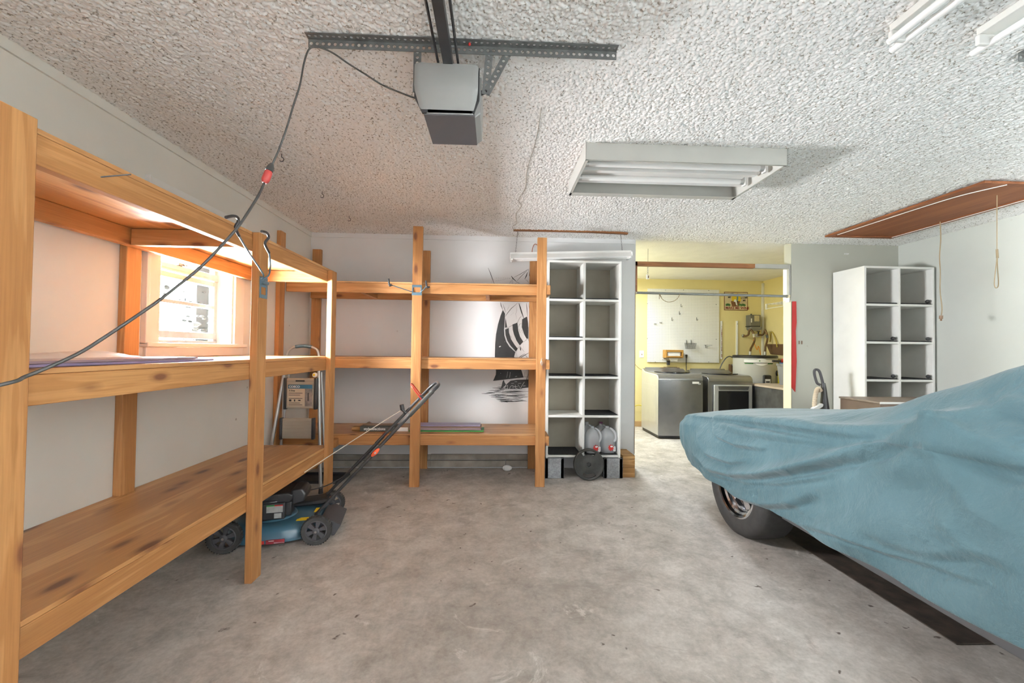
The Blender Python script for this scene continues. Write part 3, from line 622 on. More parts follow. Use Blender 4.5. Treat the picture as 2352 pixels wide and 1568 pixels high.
def body(grow, wrinkle, hem_fn, nsk, ntop):
    P, Nn = outline(900, grow); n = len(P); X, Y = P[:, 0], P[:, 1]; rings = []; zs = zshould(Y)+grow*.6
    hem = hem_fn(X, Y)
    # distance below the sill the cloth pulls in near the nose
    for i in range(nsk):
        f = i/(nsk-1); bulge = .022*np.sin(PI*min(1, f*1.1))*1.0-.035*sm(.80, 1.0, f)
        flare = .03*(1-f)**2*sm(2.6, 1.2, Y)
        tuck = -.06*(1-f)**1.5*sm(3.0, 3.7, Y)
        off = bulge+flare+tuck
        z = hem+(zs-hem)*f
        rings.append(np.stack([X+Nn[:, 0]*off, Y+Nn[:, 1]*off, z], 1))
    for i in range(1, ntop+1):
        s = 1-i/ntop; s_ = s
        x = CXC+(X-CXC)*s_*.965/1.0 if False else CXC+(X-Nn[:, 0]*.035-CXC)*s_; ys = 1.45+(Y-Nn[:, 1]*.035-1.45)*(1-.22*(1-s_)**1.0)
        ax = np.abs(x-CXC)/HW
        zc = zshould(ys)+grow*.6+crown(ys)*np.clip(1-ax**2.6, 0, 1)+ghouse(ys)*sm(.98, .60, ax)
        edge = .035*sm(.80, 1.0, s)*0
        rings.append(np.stack([x, ys, zc-edge], 1))
    G = np.array(rings)  # rings x n x 3
    # vertex normals by finite differences
    du = np.roll(G, -1, 1)-np.roll(G, 1, 1); dv = np.gradient(G, axis=0); Nv = np.cross(dv, du); Nv /= np.linalg.norm(Nv, axis=2)[..., None]+1e-9
    ref = G-np.array([CXC, 1.4, .4]); Nv *= np.sign((Nv*ref).sum(2)+1e-9)[..., None]
    if wrinkle:
        Xg, Yg, Zg = G[..., 0], G[..., 1], G[..., 2]; side = sm(2.25, 1.75, Xg); D = np.zeros(Xg.shape)
        for pl, a, w, v in FYZ:
            d, sg, t = seg_dist(Yg, Zg, pl); env = np.sin(PI*np.clip(t*.9+.05, 0, 1))**.5
            a = a*2.0; D += a*env*np.exp(-(d/w)**1.5)
            if v: D -= a*.75*env*np.exp(-((d-w*1.2)/(w*.65))**2)*(sg < 0)
        # peak over the door mirror
        q = un(2113, 998, 'x', 1.6); pk = np.exp(-(((Yg-q.y)/.15)**2+((Zg-q.z)/.10)**2))*.7+np.exp(-(((Yg-q.y)/.06)**2+((Zg-q.z)/.05)**2))*.3
        D += .07*pk
        rs = np.random.RandomState(4)
        for k in range(40):
            fy, fz, ph, am = rs.uniform(2, 16), rs.uniform(3, 26), rs.uniform(0, 6.28), .0028/(1+k*.04)
            D += am*np.sin(fy*Yg+fz*Zg*1.0+ph+1.5*np.sin(2.1*Yg+k)+1.2*np.sin(3.3*Xg+k))
        # pleats at the nose corner
        nose = sm(3.25, 3.75, Yg)*sm(.85, .6, Zg); ang = np.arctan2(Yg-3.4, Xg-2.1)
        D += nose*.010*np.sin(ang*22+3*np.sin(9*Zg))
        G = G+Nv*(D*(.35+.65*side))[..., None]
    return G
def grid_mesh(G, close_top=True):
    m, n = G.shape[:2]; mb = MB(); mb.v = [tuple(p) for p in G.reshape(-1, 3).tolist()]
    mb.f = [(i*n+k, i*n+(k+1) % n, (i+1)*n+(k+1) % n, (i+1)*n+k) for i in range(m-1) for k in range(n)]
    return mb
def hem_cover(X, Y):
    h = ip(Y, [-1, 1.0, 1.25, 1.7, 2.2, 2.6, 3.0, 3.45, 3.65, 3.86], [.36, .385, .362, .335, .325, .285, .285, .30, .34, .40])
    return h+.006*np.sin(Y*9)
cov = grid_mesh(body(0.0, True, hem_cover, 84, 60))
cv = single('car_cover', cov, M_COVER, 'blue-green cloth cover draped over the low car on the right', 'car cover', smooth=180)
sol = cv.modifiers.new('thick', 'SOLIDIFY'); sol.thickness = .003; sol.offset = -1
car = thing('car', 'low car hidden under the blue-green cover with one chrome wheel showing', 'car', (CXC, 1.4, 0))
gb = body(-.055, False, lambda X, Y: ip(Y, [-1, 3.0, 3.86], [.36, .36, .46]), 10, 16)
bm_ = grid_mesh(gb); n0 = gb.shape[1]; bm_.f.append(tuple(range(n0)))
bm_.build('body', pm('car_underbody', (.04, .035, .03), .7, var=.3), car, smooth=60)
MB().box(1.86, 3.10, -.8, 2.3, .24, .36).build('floor_pan', M_BLK, car)
MB().box(1.69, 1.715, .4, 2.38, .268, .32).build('rocker_panel', pm('rocker_grey', (.10, .10, .105), .4, .4), car, bevel=.005)
def wheel(x, y, out):
    tire = [(.205, .0), (.215, -.012), (.25, -.020), (.29, -.020), (.315, -.008), (.328, .020), (.331, .06), (.331, .15), (.328, .19), (.31, .21), (.25, .215), (.205, .20)]
    w = MB().lathe(tire, (x, y, .331), (-out, 0, 0) if out > 0 else (1, 0, 0), 64)
    ti = w.build('wheel', M_RUB, car, smooth=50)
    A = Vector((1, 0, 0)) if out < 0 else Vector((-1, 0, 0)); c = Vector((x, y, .331))
    rim = [(.207, .004), (.214, -.010), (.205, -.015), (.192, -.010), (.186, .012), (.172, .020), (.166, .040), (.156, .045), (.15, .075), (.12, .085), (.12, .12), (.0, .12)]
    r = MB().lathe(rim, c, A, 64)
    for k in range(5):
        a = 2*PI*k/5+.55; d = Vector((0, math.cos(a), math.sin(a))); e = Vector((0, -math.sin(a), math.cos(a)))
        p = [c+d*.02+e*.026+A*.02, c+d*.02-e*.026+A*.02, c+d*.155-e*.036+A*.05, c+d*.155+e*.036+A*.05]
        mid = [c+d*.02+A*.005, c+d*.155+A*.035]; b = [q+A*.05 for q in p]
        vv = p+mid+b; r.add(vv, [(0, 4, 5, 3), (4, 1, 2, 5), (0, 3, 9, 6), (1, 7, 8, 2), (3, 5, 2, 8, 9)])
    r.lathe([(.0, -.006), (.025, -.004), (.034, .006), (.036, .05)], c, A, 24)
    r.build('rim', M_CHROME, ti, smooth=40)
wheel(1.655, 2.78, -1); wheel(3.305, 2.78, 1); wheel(1.68, .10, -1); wheel(3.28, .10, 1)
single('drip_mat', MB().prism([(1.96, 3.1), (1.985, 1.715), (2.9, 1.715), (2.9, 3.1)], 'z', .0008, .006), M_SHINGLE, 'dark brown oil-stained mat on the floor under the covered car', 'mat', bevel=.002)
# ================================================================ LAWN MOWER (local frame: +x towards the handle, +y away)
mw = thing('lawn_mower', 'blue push lawn mower with black engine parked under the left shelving', 'lawn mower', (-1.40, 2.87, 0), rotz=math.radians(11.5), local=True)
def ring_deck():
    n = 56; prof = [(1.0, .086), (1.005, .098), (.985, .115), (.95, .148), (.88, .168), (.78, .176), (.55, .180), (.02, .182)]
    v = []
    for s, z in prof:
        for k in range(n):
            a = 2*PI*k/n; c, q = math.cos(a), math.sin(a); p = 2.6
            r = (abs(c)**p+abs(q)**p)**(-1/p); x = .285*r*c*s; y = .235*r*q*s
            if x > .18: x = .18+(x-.18)*.85
            v.append((x-.04, y, z-.02*(x+.05)*0))
    m = MB(); m.add(v, [(i*n+k, i*n+(k+1) % n, (i+1)*n+(k+1) % n, (i+1)*n+k) for i in range(len(prof)-1) for k in range(n)]); return m
dk = ring_deck(); dk.prism([(.13, .10), (.24, .11), (.255, .135), (.23, .17), (.13, .176)], 'y', -.19, .19)
deck = dk.build('deck', M_BLUE, mw, smooth=40)
MB().lathe([(.135, 0), (.128, .012), (.115, .018)], (-.06, 0, .178), (0, 0, 1), 36).build('engine_base', M_BLUE, deck, smooth=40)
en = MB().lathe([(.0, -.012), (.112, -.012), (.126, .03), (.128, .10), (.118, .125), (.0, .13)], (-.08, -.01, .185), (0, 0, 1), 32)
en.box(-.17, .045, -.10, .10, .25, .30).prism([(-.175, .29), (.05, .29), (.068, .31), (.068, .335), (.04, .352), (-.16, .345)], 'y', -.115, .115).box(.02, .06, -.10, -.03, .20, .29).box(-.10, .03, -.1385, -.09, .195, .30)
engine = en.build('engine', M_BLK, mw, smooth=35, bevel=.006)
MB().prism([(.055, .265), (.135, .285), (.145, .33), (.12, .365), (.05, .36)], 'y', -.09, .08).build('air_filter_cover', M_BLK, engine, bevel=.012, seg=3)
MB().box(-.075, .02, -.1415, -.1385, .242, .282).build('sticker', M_TAG, engine)
MB().box(-.03, .012, -.1415, -.1385, .205, .236).build('sticker', M_TAG, engine)
MB().box(-.075, -.028, -.1420, -.1387, .282, .289).build('sticker_stripe', M_GREEN, engine); MB().box(-.028, .02, -.1420, -.1387, .282, .289).build('sticker_stripe', M_RED, engine)
for x, y, sx_, sy_, c in ((.088, -.05, .045, .07, M_YELLOW), (.135, -.115, .075, .05, M_YELLOW), (.195, .03, .035, .08, M_YELLOW)):
    MB().box(x-sx_/2, x+sx_/2, y-sy_/2, y+sy_/2, .1772, .1786).build('warning_sticker', c, deck)
def deck_y(x, z): # near side of the deck skirt
    return -.2365
for x0, x1, c, z0, z1 in ((-.12, -.055, M_RED, .088, .108), (-.045, .06, M_SIGNMAR, .086, .112), (.0, .058, M_PAPER, .089, .094), (-.03, .0, M_PAPER, .102, .108)):
    MB().box(x0, x1, -.2415, -.2385 if c is not M_PAPER else -.2395, z0, z1).build('decal', c, deck)
    
def mwheel(x, y, r, out):
    w = MB().lathe([(r*.72, -.018), (r*.95, -.02), (r, -.012), (r, .012), (r*.95, .02), (r*.72, .018)], (x, y, r), (0, 1, 0), 36)
    for k in range(36):
        a = 2*PI*k/36; d = Vector((math.cos(a), 0, math.sin(a))); c = Vector((x, y, r))
        w.add([c+d*(r*.99)+Vector((0, s*.018, 0))+Vector((-d.z, 0, d.x))*q for s in (-1, 1) for q in (-.003, .003)]+[c+d*(r*1.03)+Vector((0, s*.016, 0))+Vector((-d.z, 0, d.x))*q for s in (-1, 1) for q in (-.002, .002)], [(4, 5, 7, 6), (0, 1, 5, 4), (2, 6, 7, 3), (0, 4, 6, 2), (1, 3, 7, 5)])
    wh = w.build('wheel', M_RUB, mw, smooth=50)
    h = MB().lathe([(0, -.024), (.016, -.024), (.022, -.020), (.022, .01), (0, .01)], (x, y, r), (0, 1, 0), 24).lathe([(r*.74, -.017), (r*.66, -.022), (r*.60, -.010), (r*.66, .01), (r*.74, .01)], (x, y, r), (0, 1, 0), 36)
    c = Vector((x, y, r))
    for k in range(6):
        a = 2*PI*k/6+.3; d = Vector((math.cos(a), 0, math.sin(a))); e = Vector((-d.z, 0, d.x)); o1 = Vector((0, -.017, 0)); o2 = Vector((0, .006, 0))
        q = [c+d*.018+e*.008, c+d*.018-e*.008, c+d*r*.70-e*.017, c+d*r*.70+e*.017]
        h.add([p+o1 for p in q]+[p+o2 for p in q], [(0, 1, 2, 3), (7, 6, 5, 4), (0, 3, 7, 4), (1, 5, 6, 2), (2, 6, 7, 3), (0, 4, 5, 1)])
    hb = h.build('hub', M_DKGREY, wh, smooth=40, bevel=.0015)
    MB().cyl((x, y-.032, r), (x, y-.02, r), .008, n=12).build('axle_nut', M_CHROME, wh, smooth=40)
mwheel(.244, -.248, .089, -1); mwheel(.255, .235, .086, 1); mwheel(-.265, -.25, .094, -1); mwheel(-.265, .225, .094, 1)
MB().prism([(.245, .112), (.30, .115), (.375, .075), (.335, .010), (.32, .010), (.29, .06), (.235, .09)], 'y', -.165, .12).build('trailing_shield', M_DKGREY, mw, bevel=.004)
MB().prism([(.02, .185), (.22, .19), (.25, .215), (.22, .225), (.10, .215), (.02, .20)], 'y', .10, .23).build('discharge_cover', M_BLK, mw, bevel=.008)
hd = mw
for _c in mw.children:
    if _c.name.split('.')[0] in ('deck', 'engine', 'discharge_cover'): _c.location.z -= .063
EZ = lambda x: .165+(x-.225)*1.062      # both bars run straight
def hbar(y, name='lower_handle'):
    return MB().tube([(.225, y, .165), (.40, y*.96, EZ(.40)), (.60, y*.92, EZ(.60))], .0105, 10).build(name, M_BLK, mw, smooth=60)
for y in (-.20, .185): hbar(y)
pl = [(x, -.168, EZ(x)+.004) for x in (.56, .70, .84, .95)]+smooth_path([(.985, -.155, .972), (1.0, -.10, .984), (1.003, 0, .986), (1.0, .10, .984), (.985, .155, .972)], 4)+[(x, .168, EZ(x)+.004) for x in (.95, .84, .70, .56)]
uh = MB().tube(pl, .0112, 10).build('upper_handle', M_BLK, mw, smooth=60)
MB().tube([(.80, -.168, EZ(.80)+.004), (.88, -.168, EZ(.88)+.004), (.955, -.167, EZ(.955)+.004)], .0150, 10).build('grip', pm('dark_foam', (.05, .052, .048), .9, var=.2), uh, smooth=60)
for x, y, s in ((.585, -.20, -1), (.62, .195, 1)):
    k = MB().sphere((0, 0, 0), .019, 12, 8, (1.9, .55, .75)); k.xf(Matrix.Translation((x, y, EZ(x))) @ Matrix.Rotation(-.8, 4, 'Y'))
    kb = k.build('wing_knob', M_ORANGE if s < 0 else M_RED, mw, smooth=60)
    MB().cyl((x, y+s*.014, EZ(x)), (x, y+s*.008, EZ(x)), .006, n=10).build('bolt', M_CHROME, kb)
MB().tube(smooth_path([(.905, .155, EZ(.905)-.03), (.89, .155, .875), (.825, .14, .962), (.812, .10, .975), (.808, 0, .978), (.812, -.10, .975), (.825, -.14, .962), (.89, -.155, .875), (.905, -.155, EZ(.905)-.03)], 4), .0045, 8).build('stop_lever', M_RED, mw, smooth=60)
MB().cyl((.885, .14, EZ(.885)), (.885, .182, EZ(.885)), .019, n=12).build('lever_clamp', M_BLK, mw, smooth=40)
MB().cyl((.775, .15, EZ(.775)), (.745, .15, EZ(.775)+.03), .010, n=12).cyl((.75, .15, EZ(.775)+.025), (.742, .15, EZ(.775)+.065), .016, n=12).build('rope_guide', M_BLK, mw, smooth=40)
MB().tube(smooth_path([(.735, .15, EZ(.775)+.02), (.4, .09, .565), (.05, .0, .345)], 6), .0032, 6).build('pull_rope', M_ROPE, mw, smooth=60)
MB().tube(smooth_path([(.62, .15, EZ(.62)-.01), (.42, .17, .36), (.25, .15, .25), (.10, .05, .24)], 6), .004, 6).build('control_cable', M_BLK, mw, smooth=60)
# ================================================================ STEP LADDER
ld = thing('step_ladder', 'folded aluminium step ladder with ribbed treads standing in the rear left corner', 'ladder', (-1.66, 3.62, 0))
for a, b in (((-1.925, 3.565, .01), (-1.81, 3.665, 1.12)), ((-1.468, 3.60, .0), (-1.532, 3.665, 1.05))):
    m = MB().tube([a, b], .0135, 12); lg = m.build('front_leg', M_ALU, ld, smooth=60)
    if b[0] > -1.7: MB().cyl((a[0], a[1], 0), (a[0], a[1], .045), .019, .016, 14).build('rubber_foot', M_BLK, lg, smooth=40)
for a, b in (((-1.47, 3.715, .0), (-1.525, 3.70, 1.02)), ((-1.90, 3.715, .0), (-1.80, 3.70, 1.02))):
    lg = MB().tube([a, b], .0105, 10).build('rear_leg', M_ALU, ld, smooth=60)
    MB().cyl(a, (a[0], a[1], .04), .015, .013, 12).build('rubber_foot', M_BLK, lg, smooth=40)
hl = MB().tube(smooth_path([(-1.812, 3.665, 1.10), (-1.80, 3.668, 1.19), (-1.755, 3.67, 1.235), (-1.665, 3.67, 1.25), (-1.58, 3.67, 1.235), (-1.54, 3.668, 1.19), (-1.53, 3.665, 1.03)], 6), .0105, 10).build('hand_rail', M_ALU, ld, smooth=60)
MB().tube(smooth_path([(-1.735, 3.67, 1.243), (-1.665, 3.67, 1.25), (-1.60, 3.67, 1.242)], 5), .0155, 12).build('grip', M_DKBLUE, hl, smooth=60)
def tread(x0, x1, z0, z1, y, nr):
    m = MB().box(x0, x1, y, y+.02, z0, z1); h = (z1-z0)/nr
    for k in range(nr): m.box(x0+.004, x1-.004, y-.006, y, z0+h*(k+.18), z0+h*(k+.82))
    t = m.build('tread', pm('ribbed_aluminium', (.50, .44, .36), .45, .4, var=.08), ld, bevel=.0015)
    MB().box(x0-.022, x0, y-.008, y+.03, z0-.008, z1+.004).build('end_cap', M_BLK, t, bevel=.004); MB().box(x1, x1+.022, y-.008, y+.03, z0-.008, z1+.004).build('end_cap', M_BLK, t, bevel=.004)
    return t
t1 = tread(-1.778, -1.547, .715, .972, 3.615, 9); t2 = tread(-1.80, -1.555, .462, .632, 3.60, 6)
MB().box(-1.70, -1.625, 3.6075, 3.609, .945, .957).build('slot', M_BLK, t1)
MB().box(-1.762, -1.56, 3.6078, 3.6088, .885, .918).build('label_band', pm('label_blue', (.03, .12, .20), .5), t1)
MB().box(-1.762, -1.62, 3.6078, 3.6088, .735, .884).build('label_sheet', pm('label_tan', (.60, .50, .38), .6), t1)
MB().box(-1.619, -1.56, 3.6078, 3.6088, .735, .884).build('label_picture', pm('label_photo', (.22, .19, .18), .6, var=.5, vs_=30), t1)
text('COSCO', .026, M_PAPER, t1, (-1.755, 3.6074, .893), (1, 0, 0), (0, 0, 1), bold=.0006)
text('3-Step', .020, M_BLK, t1, (-1.755, 3.6074, .862), (1, 0, 0), (0, 0, 1), bold=.0004)
pr = MB()
for k, z in enumerate((.845, .828, .80, .76, .745)): pr.box(-1.755, -1.64-.02*(k % 2), 3.6072, 3.6077, z, z+.004)
pr.box(-1.752, -1.732, 3.6072, 3.6077, .776, .793).box(-1.71, -1.70, 3.6072, 3.6077, .776, .793).box(-1.675, -1.655, 3.6072, 3.6077, .78, .79).box(-1.597, -1.587, 3.607, 3.6077, .78, .85)
pr.build('print', M_BLK, t1)
MB().cyl((-1.558, 3.655, 1.0), (-1.558, 3.647, 1.0), .021, n=18).build('round_tag', M_PAPER, ld); MB().box(-1.572, -1.556, 3.6452, 3.6468, .992, 1.01).build('tag_print', M_YELLOW, ld)
# ================================================================ GARAGE DOOR OPENER
go = thing('garage_door_opener', 'grey garage door opener motor hung from the ceiling on perforated steel angle', 'garage door opener', (-.19, 1.6, 2.44))
MB().prism([(-.285, 2.20), (-.285, 2.305), (-.10, 2.305), (-.092, 2.20), (-.098, 2.15), (-.28, 2.15)], 'y', 1.60, 1.825).build('housing', M_GREY, go, bevel=.006)
# moulded light cover facing the door: swept shell
def coversh():
    prof = [(1.600, 2.335), (1.582, 2.336), (1.566, 2.328), (1.560, 2.30), (1.560, 2.245), (1.566, 2.225), (1.585, 2.207), (1.592, 2.180), (1.600, 2.168)]  # (y,z)
    xs = [(-.322, .0), (-.316, .5), (-.300, 1), (-.10, 1), (-.085, .5), (-.079, .0)]
    v = []
    for x, d in xs:
        for y, z in prof:
            inset = (1-d)*.012; zz = z-(.0 if z > 2.3 else 0)
            xx = x
            if z < 2.23: xx = -.20+(x+.20)*(1-.14*(2.23-z)/.06)
            v.append((xx, min(1.60, y+inset), zz))
    m = len(prof); f = [(i*m+k, i*m+k+1, (i+1)*m+k+1, (i+1)*m+k) for i in range(len(xs)-1) for k in range(m-1)]
    mb = MB().add(v, f); mb.f.append(tuple(range(m))); mb.f.append(tuple((len(xs)-1)*m+k for k in range(m)))
    return mb
MB2 = coversh().build('light_cover', pm('grey_lens', (.26, .26, .255), .35, var=.05), go, smooth=40)
MB().prism([(-.325, 2.335), (-.075, 2.338), (-.075, 2.215), (-.096, 2.158), (-.296, 2.155), (-.327, 2.215)], 'y', 1.600, 1.612).build('gasket', M_BLK, go)
MB().prism([(-.289, 2.146), (-.092, 2.147), (-.092, 2.152), (-.289, 2.151)], 'y', 1.600, 1.83).build('bottom_panel', M_DKGREY, go, bevel=.001)
MB().prism([(-.094, 2.147), (-.070, 2.165), (-.068, 2.31), (-.094, 2.31)], 'y', 1.612, 1.828).build('side_panel', M_GREY, go, bevel=.004)
rl = MB().box(-.213, -.177, -1.5, 1.605, 2.325, 2.333).box(-.213, -.209, -1.5, 1.605, 2.333, 2.358).box(-.181, -.177, -1.5, 1.605, 2.333, 2.358).build('rail', M_DKSTEEL, go)
for x in (-.235, -.158): MB().cyl((x, -1.5, 2.345), (x, 1.602, 2.345), .005, n=8).build('drive_rod', M_DKSTEEL, go, smooth=60)
bm2 = MB().perf((-.735, 1.602, 2.410), (1, 0, 0), (0, 0, 1), 1.20, .034, .0225, .0068).perf((-.735, 1.584, 2.4265), (1, 0, 0), (0, 1, 0), 1.20, .034, .0225, .006)
bm2.build('mounting_angle', M_STEEL, go)
for (a, b) in (((-.318, 1.604, 2.405), (-.318, 1.604, 2.235)), ((-.038, 1.604, 2.405), (-.051, 1.604, 2.238)), ((.034, 1.607, 2.405), (-.050, 1.607, 2.240))):
    a, b = Vector(a), Vector(b); d = b-a
    MB().perf(a, d, Vector((d.z, 0, -d.x)), d.length, .030, .0225, .0062).build('hanger_strap', M_STEEL, go)
MB().cyl((-.078, 1.635, 2.256), (-.045, 1.61, 2.256), .009, n=8).build('bolt', M_DKSTEEL, go)
MB().sphere((-.115, 1.588, 2.422), .006, 8, 6).build('indicator', M_RED, go, smooth=60)
single('perforated_bracket', MB().perf((2.035, 1.52, 2.410), (1, 0, 0), (0, 0, 1), .7, .034, .0225, .0068).perf((2.035, 1.503, 2.4265), (1, 0, 0), (0, 1, 0), .7, .034, .0225, .006), M_STEEL, 'short length of perforated steel angle at the ceiling, right edge of the photo', 'bracket')
# power cord of the opener, plugged into an extension cord
pc_ = [un(955, 226, 'y', 1.66), un(925, 215, 'y', 1.65), un(880, 196, 'y', 1.64), un(840, 171, 'y', 1.63), un(800, 146, 'y', 1.62), un(765, 122, 'y', 1.61), un(738, 110, 'y', 1.598), un(718, 108, 'y', 1.592), un(707, 118, 'y', 1.586)]
ds = [(697, 150), (689, 195), (673, 245), (658, 295), (640, 345), (624, 380)]
pc_ += [un(x, y, 'y', 1.58-.010*k) for k, (x, y) in enumerate(ds)]
cd = thing('opener_power_cable', 'thin black power cord looping from the opener over the steel angle and down', 'cord', pc_[0])
MB().tube(smooth_path(pc_, 5), .0034, 8).build('cable', M_CORD, cd, smooth=60)
q0, q1, q2 = un(625, 376, 'y', 1.525), un(618, 393, 'y', 1.518), un(607, 420, 'y', 1.508)
MB().tube([q0, q0.lerp(q1, .5), q1], [.006, .012, .014], 10).build('plug', M_CORD, cd, smooth=40)
ex = thing('extension_cord', 'black extension cord with red socket sagging across the left shelving', 'cord', q1)
d_ = (q2-q1)
MB().tube([q1+d_*.02, q1+d_*.15, q1+d_*.75, q1+d_*.85, q2], [.0115, .0135, .0135, .012, .007], 12).build('socket', pm('faded_red', (.34, .035, .03), .5), ex, smooth=50)
ex_pts = [(607, 420), (594, 448), (570, 487), (545, 523), (505, 568), (460, 614), (410, 655), (362, 692), (310, 728), (250, 768), (190, 806), (130, 835), (60, 864), (0, 884)]
xp = [un(x, y, 'y', 1.508-.58*(k/13)**1.0) for k, (x, y) in enumerate(ex_pts)]
xp += [xp[-1]+Vector((-.14, -.12, -.05)), Vector((-1.255, .62, 1.10)), Vector((-1.30, .45, 1.175))]
MB().tube(smooth_path(xp, 6), .0042, 8).build('cable', M_CORD, ex, smooth=60)
# ceiling hooks
for x, y, lab in ((-1.334, 2.588, 'nearest'), (-1.339, 3.198, 'middle'), (-1.335, 3.772, 'farthest')):
    p = [(x, y, 2.437), (x, y, 2.412)]+[(x+.013*math.sin(a), y, 2.397+.013*math.cos(a)) for a in np.linspace(0, 4.2, 12)]
    single('ceiling_hook', MB().tube(p, .0024, 6), M_DKSTEEL, lab+' of the three small bent metal hooks in the ceiling above the left shelving', 'hook', 'ceiling hooks', smooth=60)
# ================================================================ CENTRE TROFFER
tf = thing('fluorescent_fixture', 'boxy white open fluorescent fixture in the middle of the ceiling, tubes unlit', 'ceiling light', (1.1, 2.6, 2.44))
x0, x1, y0, y1, z0, z1 = .503, 1.690, 2.328, 2.885, 2.332, 2.436
hs = MB().box(x0, x1, y0, y0+.004, z0, z1).box(x0, x0+.004, y0, y1, z0, z1).box(x1-.004, x1, y0, y1, z0, z1).box(x0, x1, y1-.004, y1, z0, z1).box(x0, x1, y0, y1, z1-.004, z1)
hs.box(x0, x1, y1-.055, y1, z0, z0+.003).box(x0, x0+.018, y0, y1, z0, z0+.003).box(x1-.018, x1, y0, y1, z0, z0+.003).box(x0, x1, y0, y0+.012, z0, z0+.003)
hs.build('housing', pm('fixture_enamel', (.50, .50, .47), .35, var=.04), tf, bevel=.0015)
rf = MB()
for yc in (2.475, 2.68):
    rf.prism([(yc-.10, z1-.05), (yc-.06, z1-.012), (yc+.06, z1-.012), (yc+.10, z1-.05), (yc+.10, z1-.006), (yc-.10, z1-.006)], 'x', x0+.006, x1-.006)
rf.prism([(2.560, z1-.006), (2.562, z1-.062), (2.595, z1-.062), (2.597, z1-.006)], 'x', x0+.006, x1-.03)
rf.build('reflector', pm('reflector_white', (.78, .78, .77), .25, var=.03), tf)
for yc in (2.475, 2.68):
    tb = MB().cyl((x0+.03, yc, z0+.045), (x1-.05, yc, z0+.045), .0185, n=18).build('tube', M_TUBE, tf, smooth=60)
    MB().cyl((x1-.075, yc, z0+.045), (x1-.049, yc, z0+.045), .019, n=18).cyl((x0+.029, yc, z0+.045), (x0+.05, yc, z0+.045), .019, n=18).build('end_cap', M_ALU, tb, smooth=60)
    for xa, xb in ((x1-.048, x1-.03), (x0+.012, x0+.028)): MB().box(xa, xb, yc-.02, yc+.02, z0+.02, z0+.075).build('socket', M_WHITE, tf, bevel=.003)
# ================================================================ STRIP LIGHTS, TOP RIGHT (run along the room)
for xc, lab in ((1.445, 'left of the two white fluorescent strip lights on the ceiling at top right'), (1.775, 'right-hand fluorescent strip light with a bare white tube at top right')):
    st = thing('strip_light', lab, 'ceiling light', (xc, .9, 2.44), group='strip lights on the ceiling'); ye = 1.47
    MB().prism([(xc-.036, 2.430), (xc-.034, 2.405), (xc+.034, 2.405), (xc+.036, 2.430)], 'y', .25, ye-.05).build('channel', M_WHITE2, st, bevel=.002)
    for o_ in ((-.024, .026) if xc < 1.6 else (.012,)):
        MB().cyl((xc+o_, .27, 2.378), (xc+o_, ye-(.04 if o_ < 0 else 0), 2.378), .0128, n=16).build('tube', M_TUBE, st, smooth=60)
    MB().box(xc-.036, xc+.036, ye-.062, ye-.045, 2.368, 2.406).build('socket', M_WHITE, st, bevel=.004)
# ================================================================ HANGING SHOP LIGHT
strip = single('ceiling_board', MB().prism([(.165, 2.436), (.165, 2.420), (.5, 2.422), (.9, 2.421), (1.25, 2.414), (1.314, 2.409), (1.314, 2.424), (1.25, 2.432), (.9, 2.437)], 'y', 4.07, 4.11), BROWNX, 'thin brown wood strip screwed to the ceiling above the hanging shop light', 'board', bevel=.002)
sl = thing('shop_light', 'white twin-tube shop light hanging on chains above the cubby cabinet', 'shop light', (.74, 4.07, 2.2))
A_, B_ = Vector((.135, 4.07, 2.150)), Vector((1.337, 4.07, 2.198)); ux = (B_-A_).normalized(); uz = Vector((-ux.z, 0, ux.x)); L_ = (B_-A_).length
Msl = Matrix(((ux.x, 0, uz.x, A_.x), (0, 1, 0, A_.y), (ux.z, 0, uz.z, A_.z), (0, 0, 0, 1)))
MB().prism([(-.075, -.025), (-.035, .022), (-.03, .042), (.03, .042), (.035, .022), (.075, -.025), (.073, -.025), (.033, .018), (-.033, .018), (-.073, -.025)], 'x', 0, L_).box(0, .003, -.072, .072, -.025, .02).box(L_-.003, L_, -.072, .072, -.025, .02).xf(Msl).build('reflector', M_WHITE, sl)
for y in (-.033, .033):
    MB().cyl((.025, y, -.015), (L_-.025, y, -.015), .0165, n=16).xf(Msl).build('tube', M_TUBE, sl, smooth=60)
for a in (.006, L_-.025): MB().box(a, a+.018, -.055, .055, -.04, .005).xf(Msl).build('socket', M_WHITE, sl, bevel=.003)
for xa, xb, zt in ((.187, .208, 2.42), (1.254, 1.243, 2.412)):
    top = Vector((xb, 4.085, zt)); bot = Vector((xa, 4.07, 2.150+(xa-.135)*.04+.044)); d = top-bot; n = int(d.length/.014); m = MB()
    for k in range(n):
        c = bot+d*((k+.5)/n); o1 = Vector((.0045, 0, 0)) if k % 2 else Vector((0, .0045, 0)); u = d.normalized()*.0085
        m.tube([c+o1*math.cos(t)+u*math.sin(t) for t in np.linspace(0, 2*PI, 9)[:-1]], .0012, 5, closed=True)
    m.build('chain', M_DKSTEEL, sl, smooth=60)
MB().tube(smooth_path([(.40, 4.30, 2.165), (.375, 4.335, 2.25), (.385, 4.345, 2.33), (.41, 4.345, 2.36), (.45, 4.34, 2.33)], 5), .004, 6).build('supply_cable', pm('rust_cable', (.35, .10, .04), .6), sl, smooth=60)
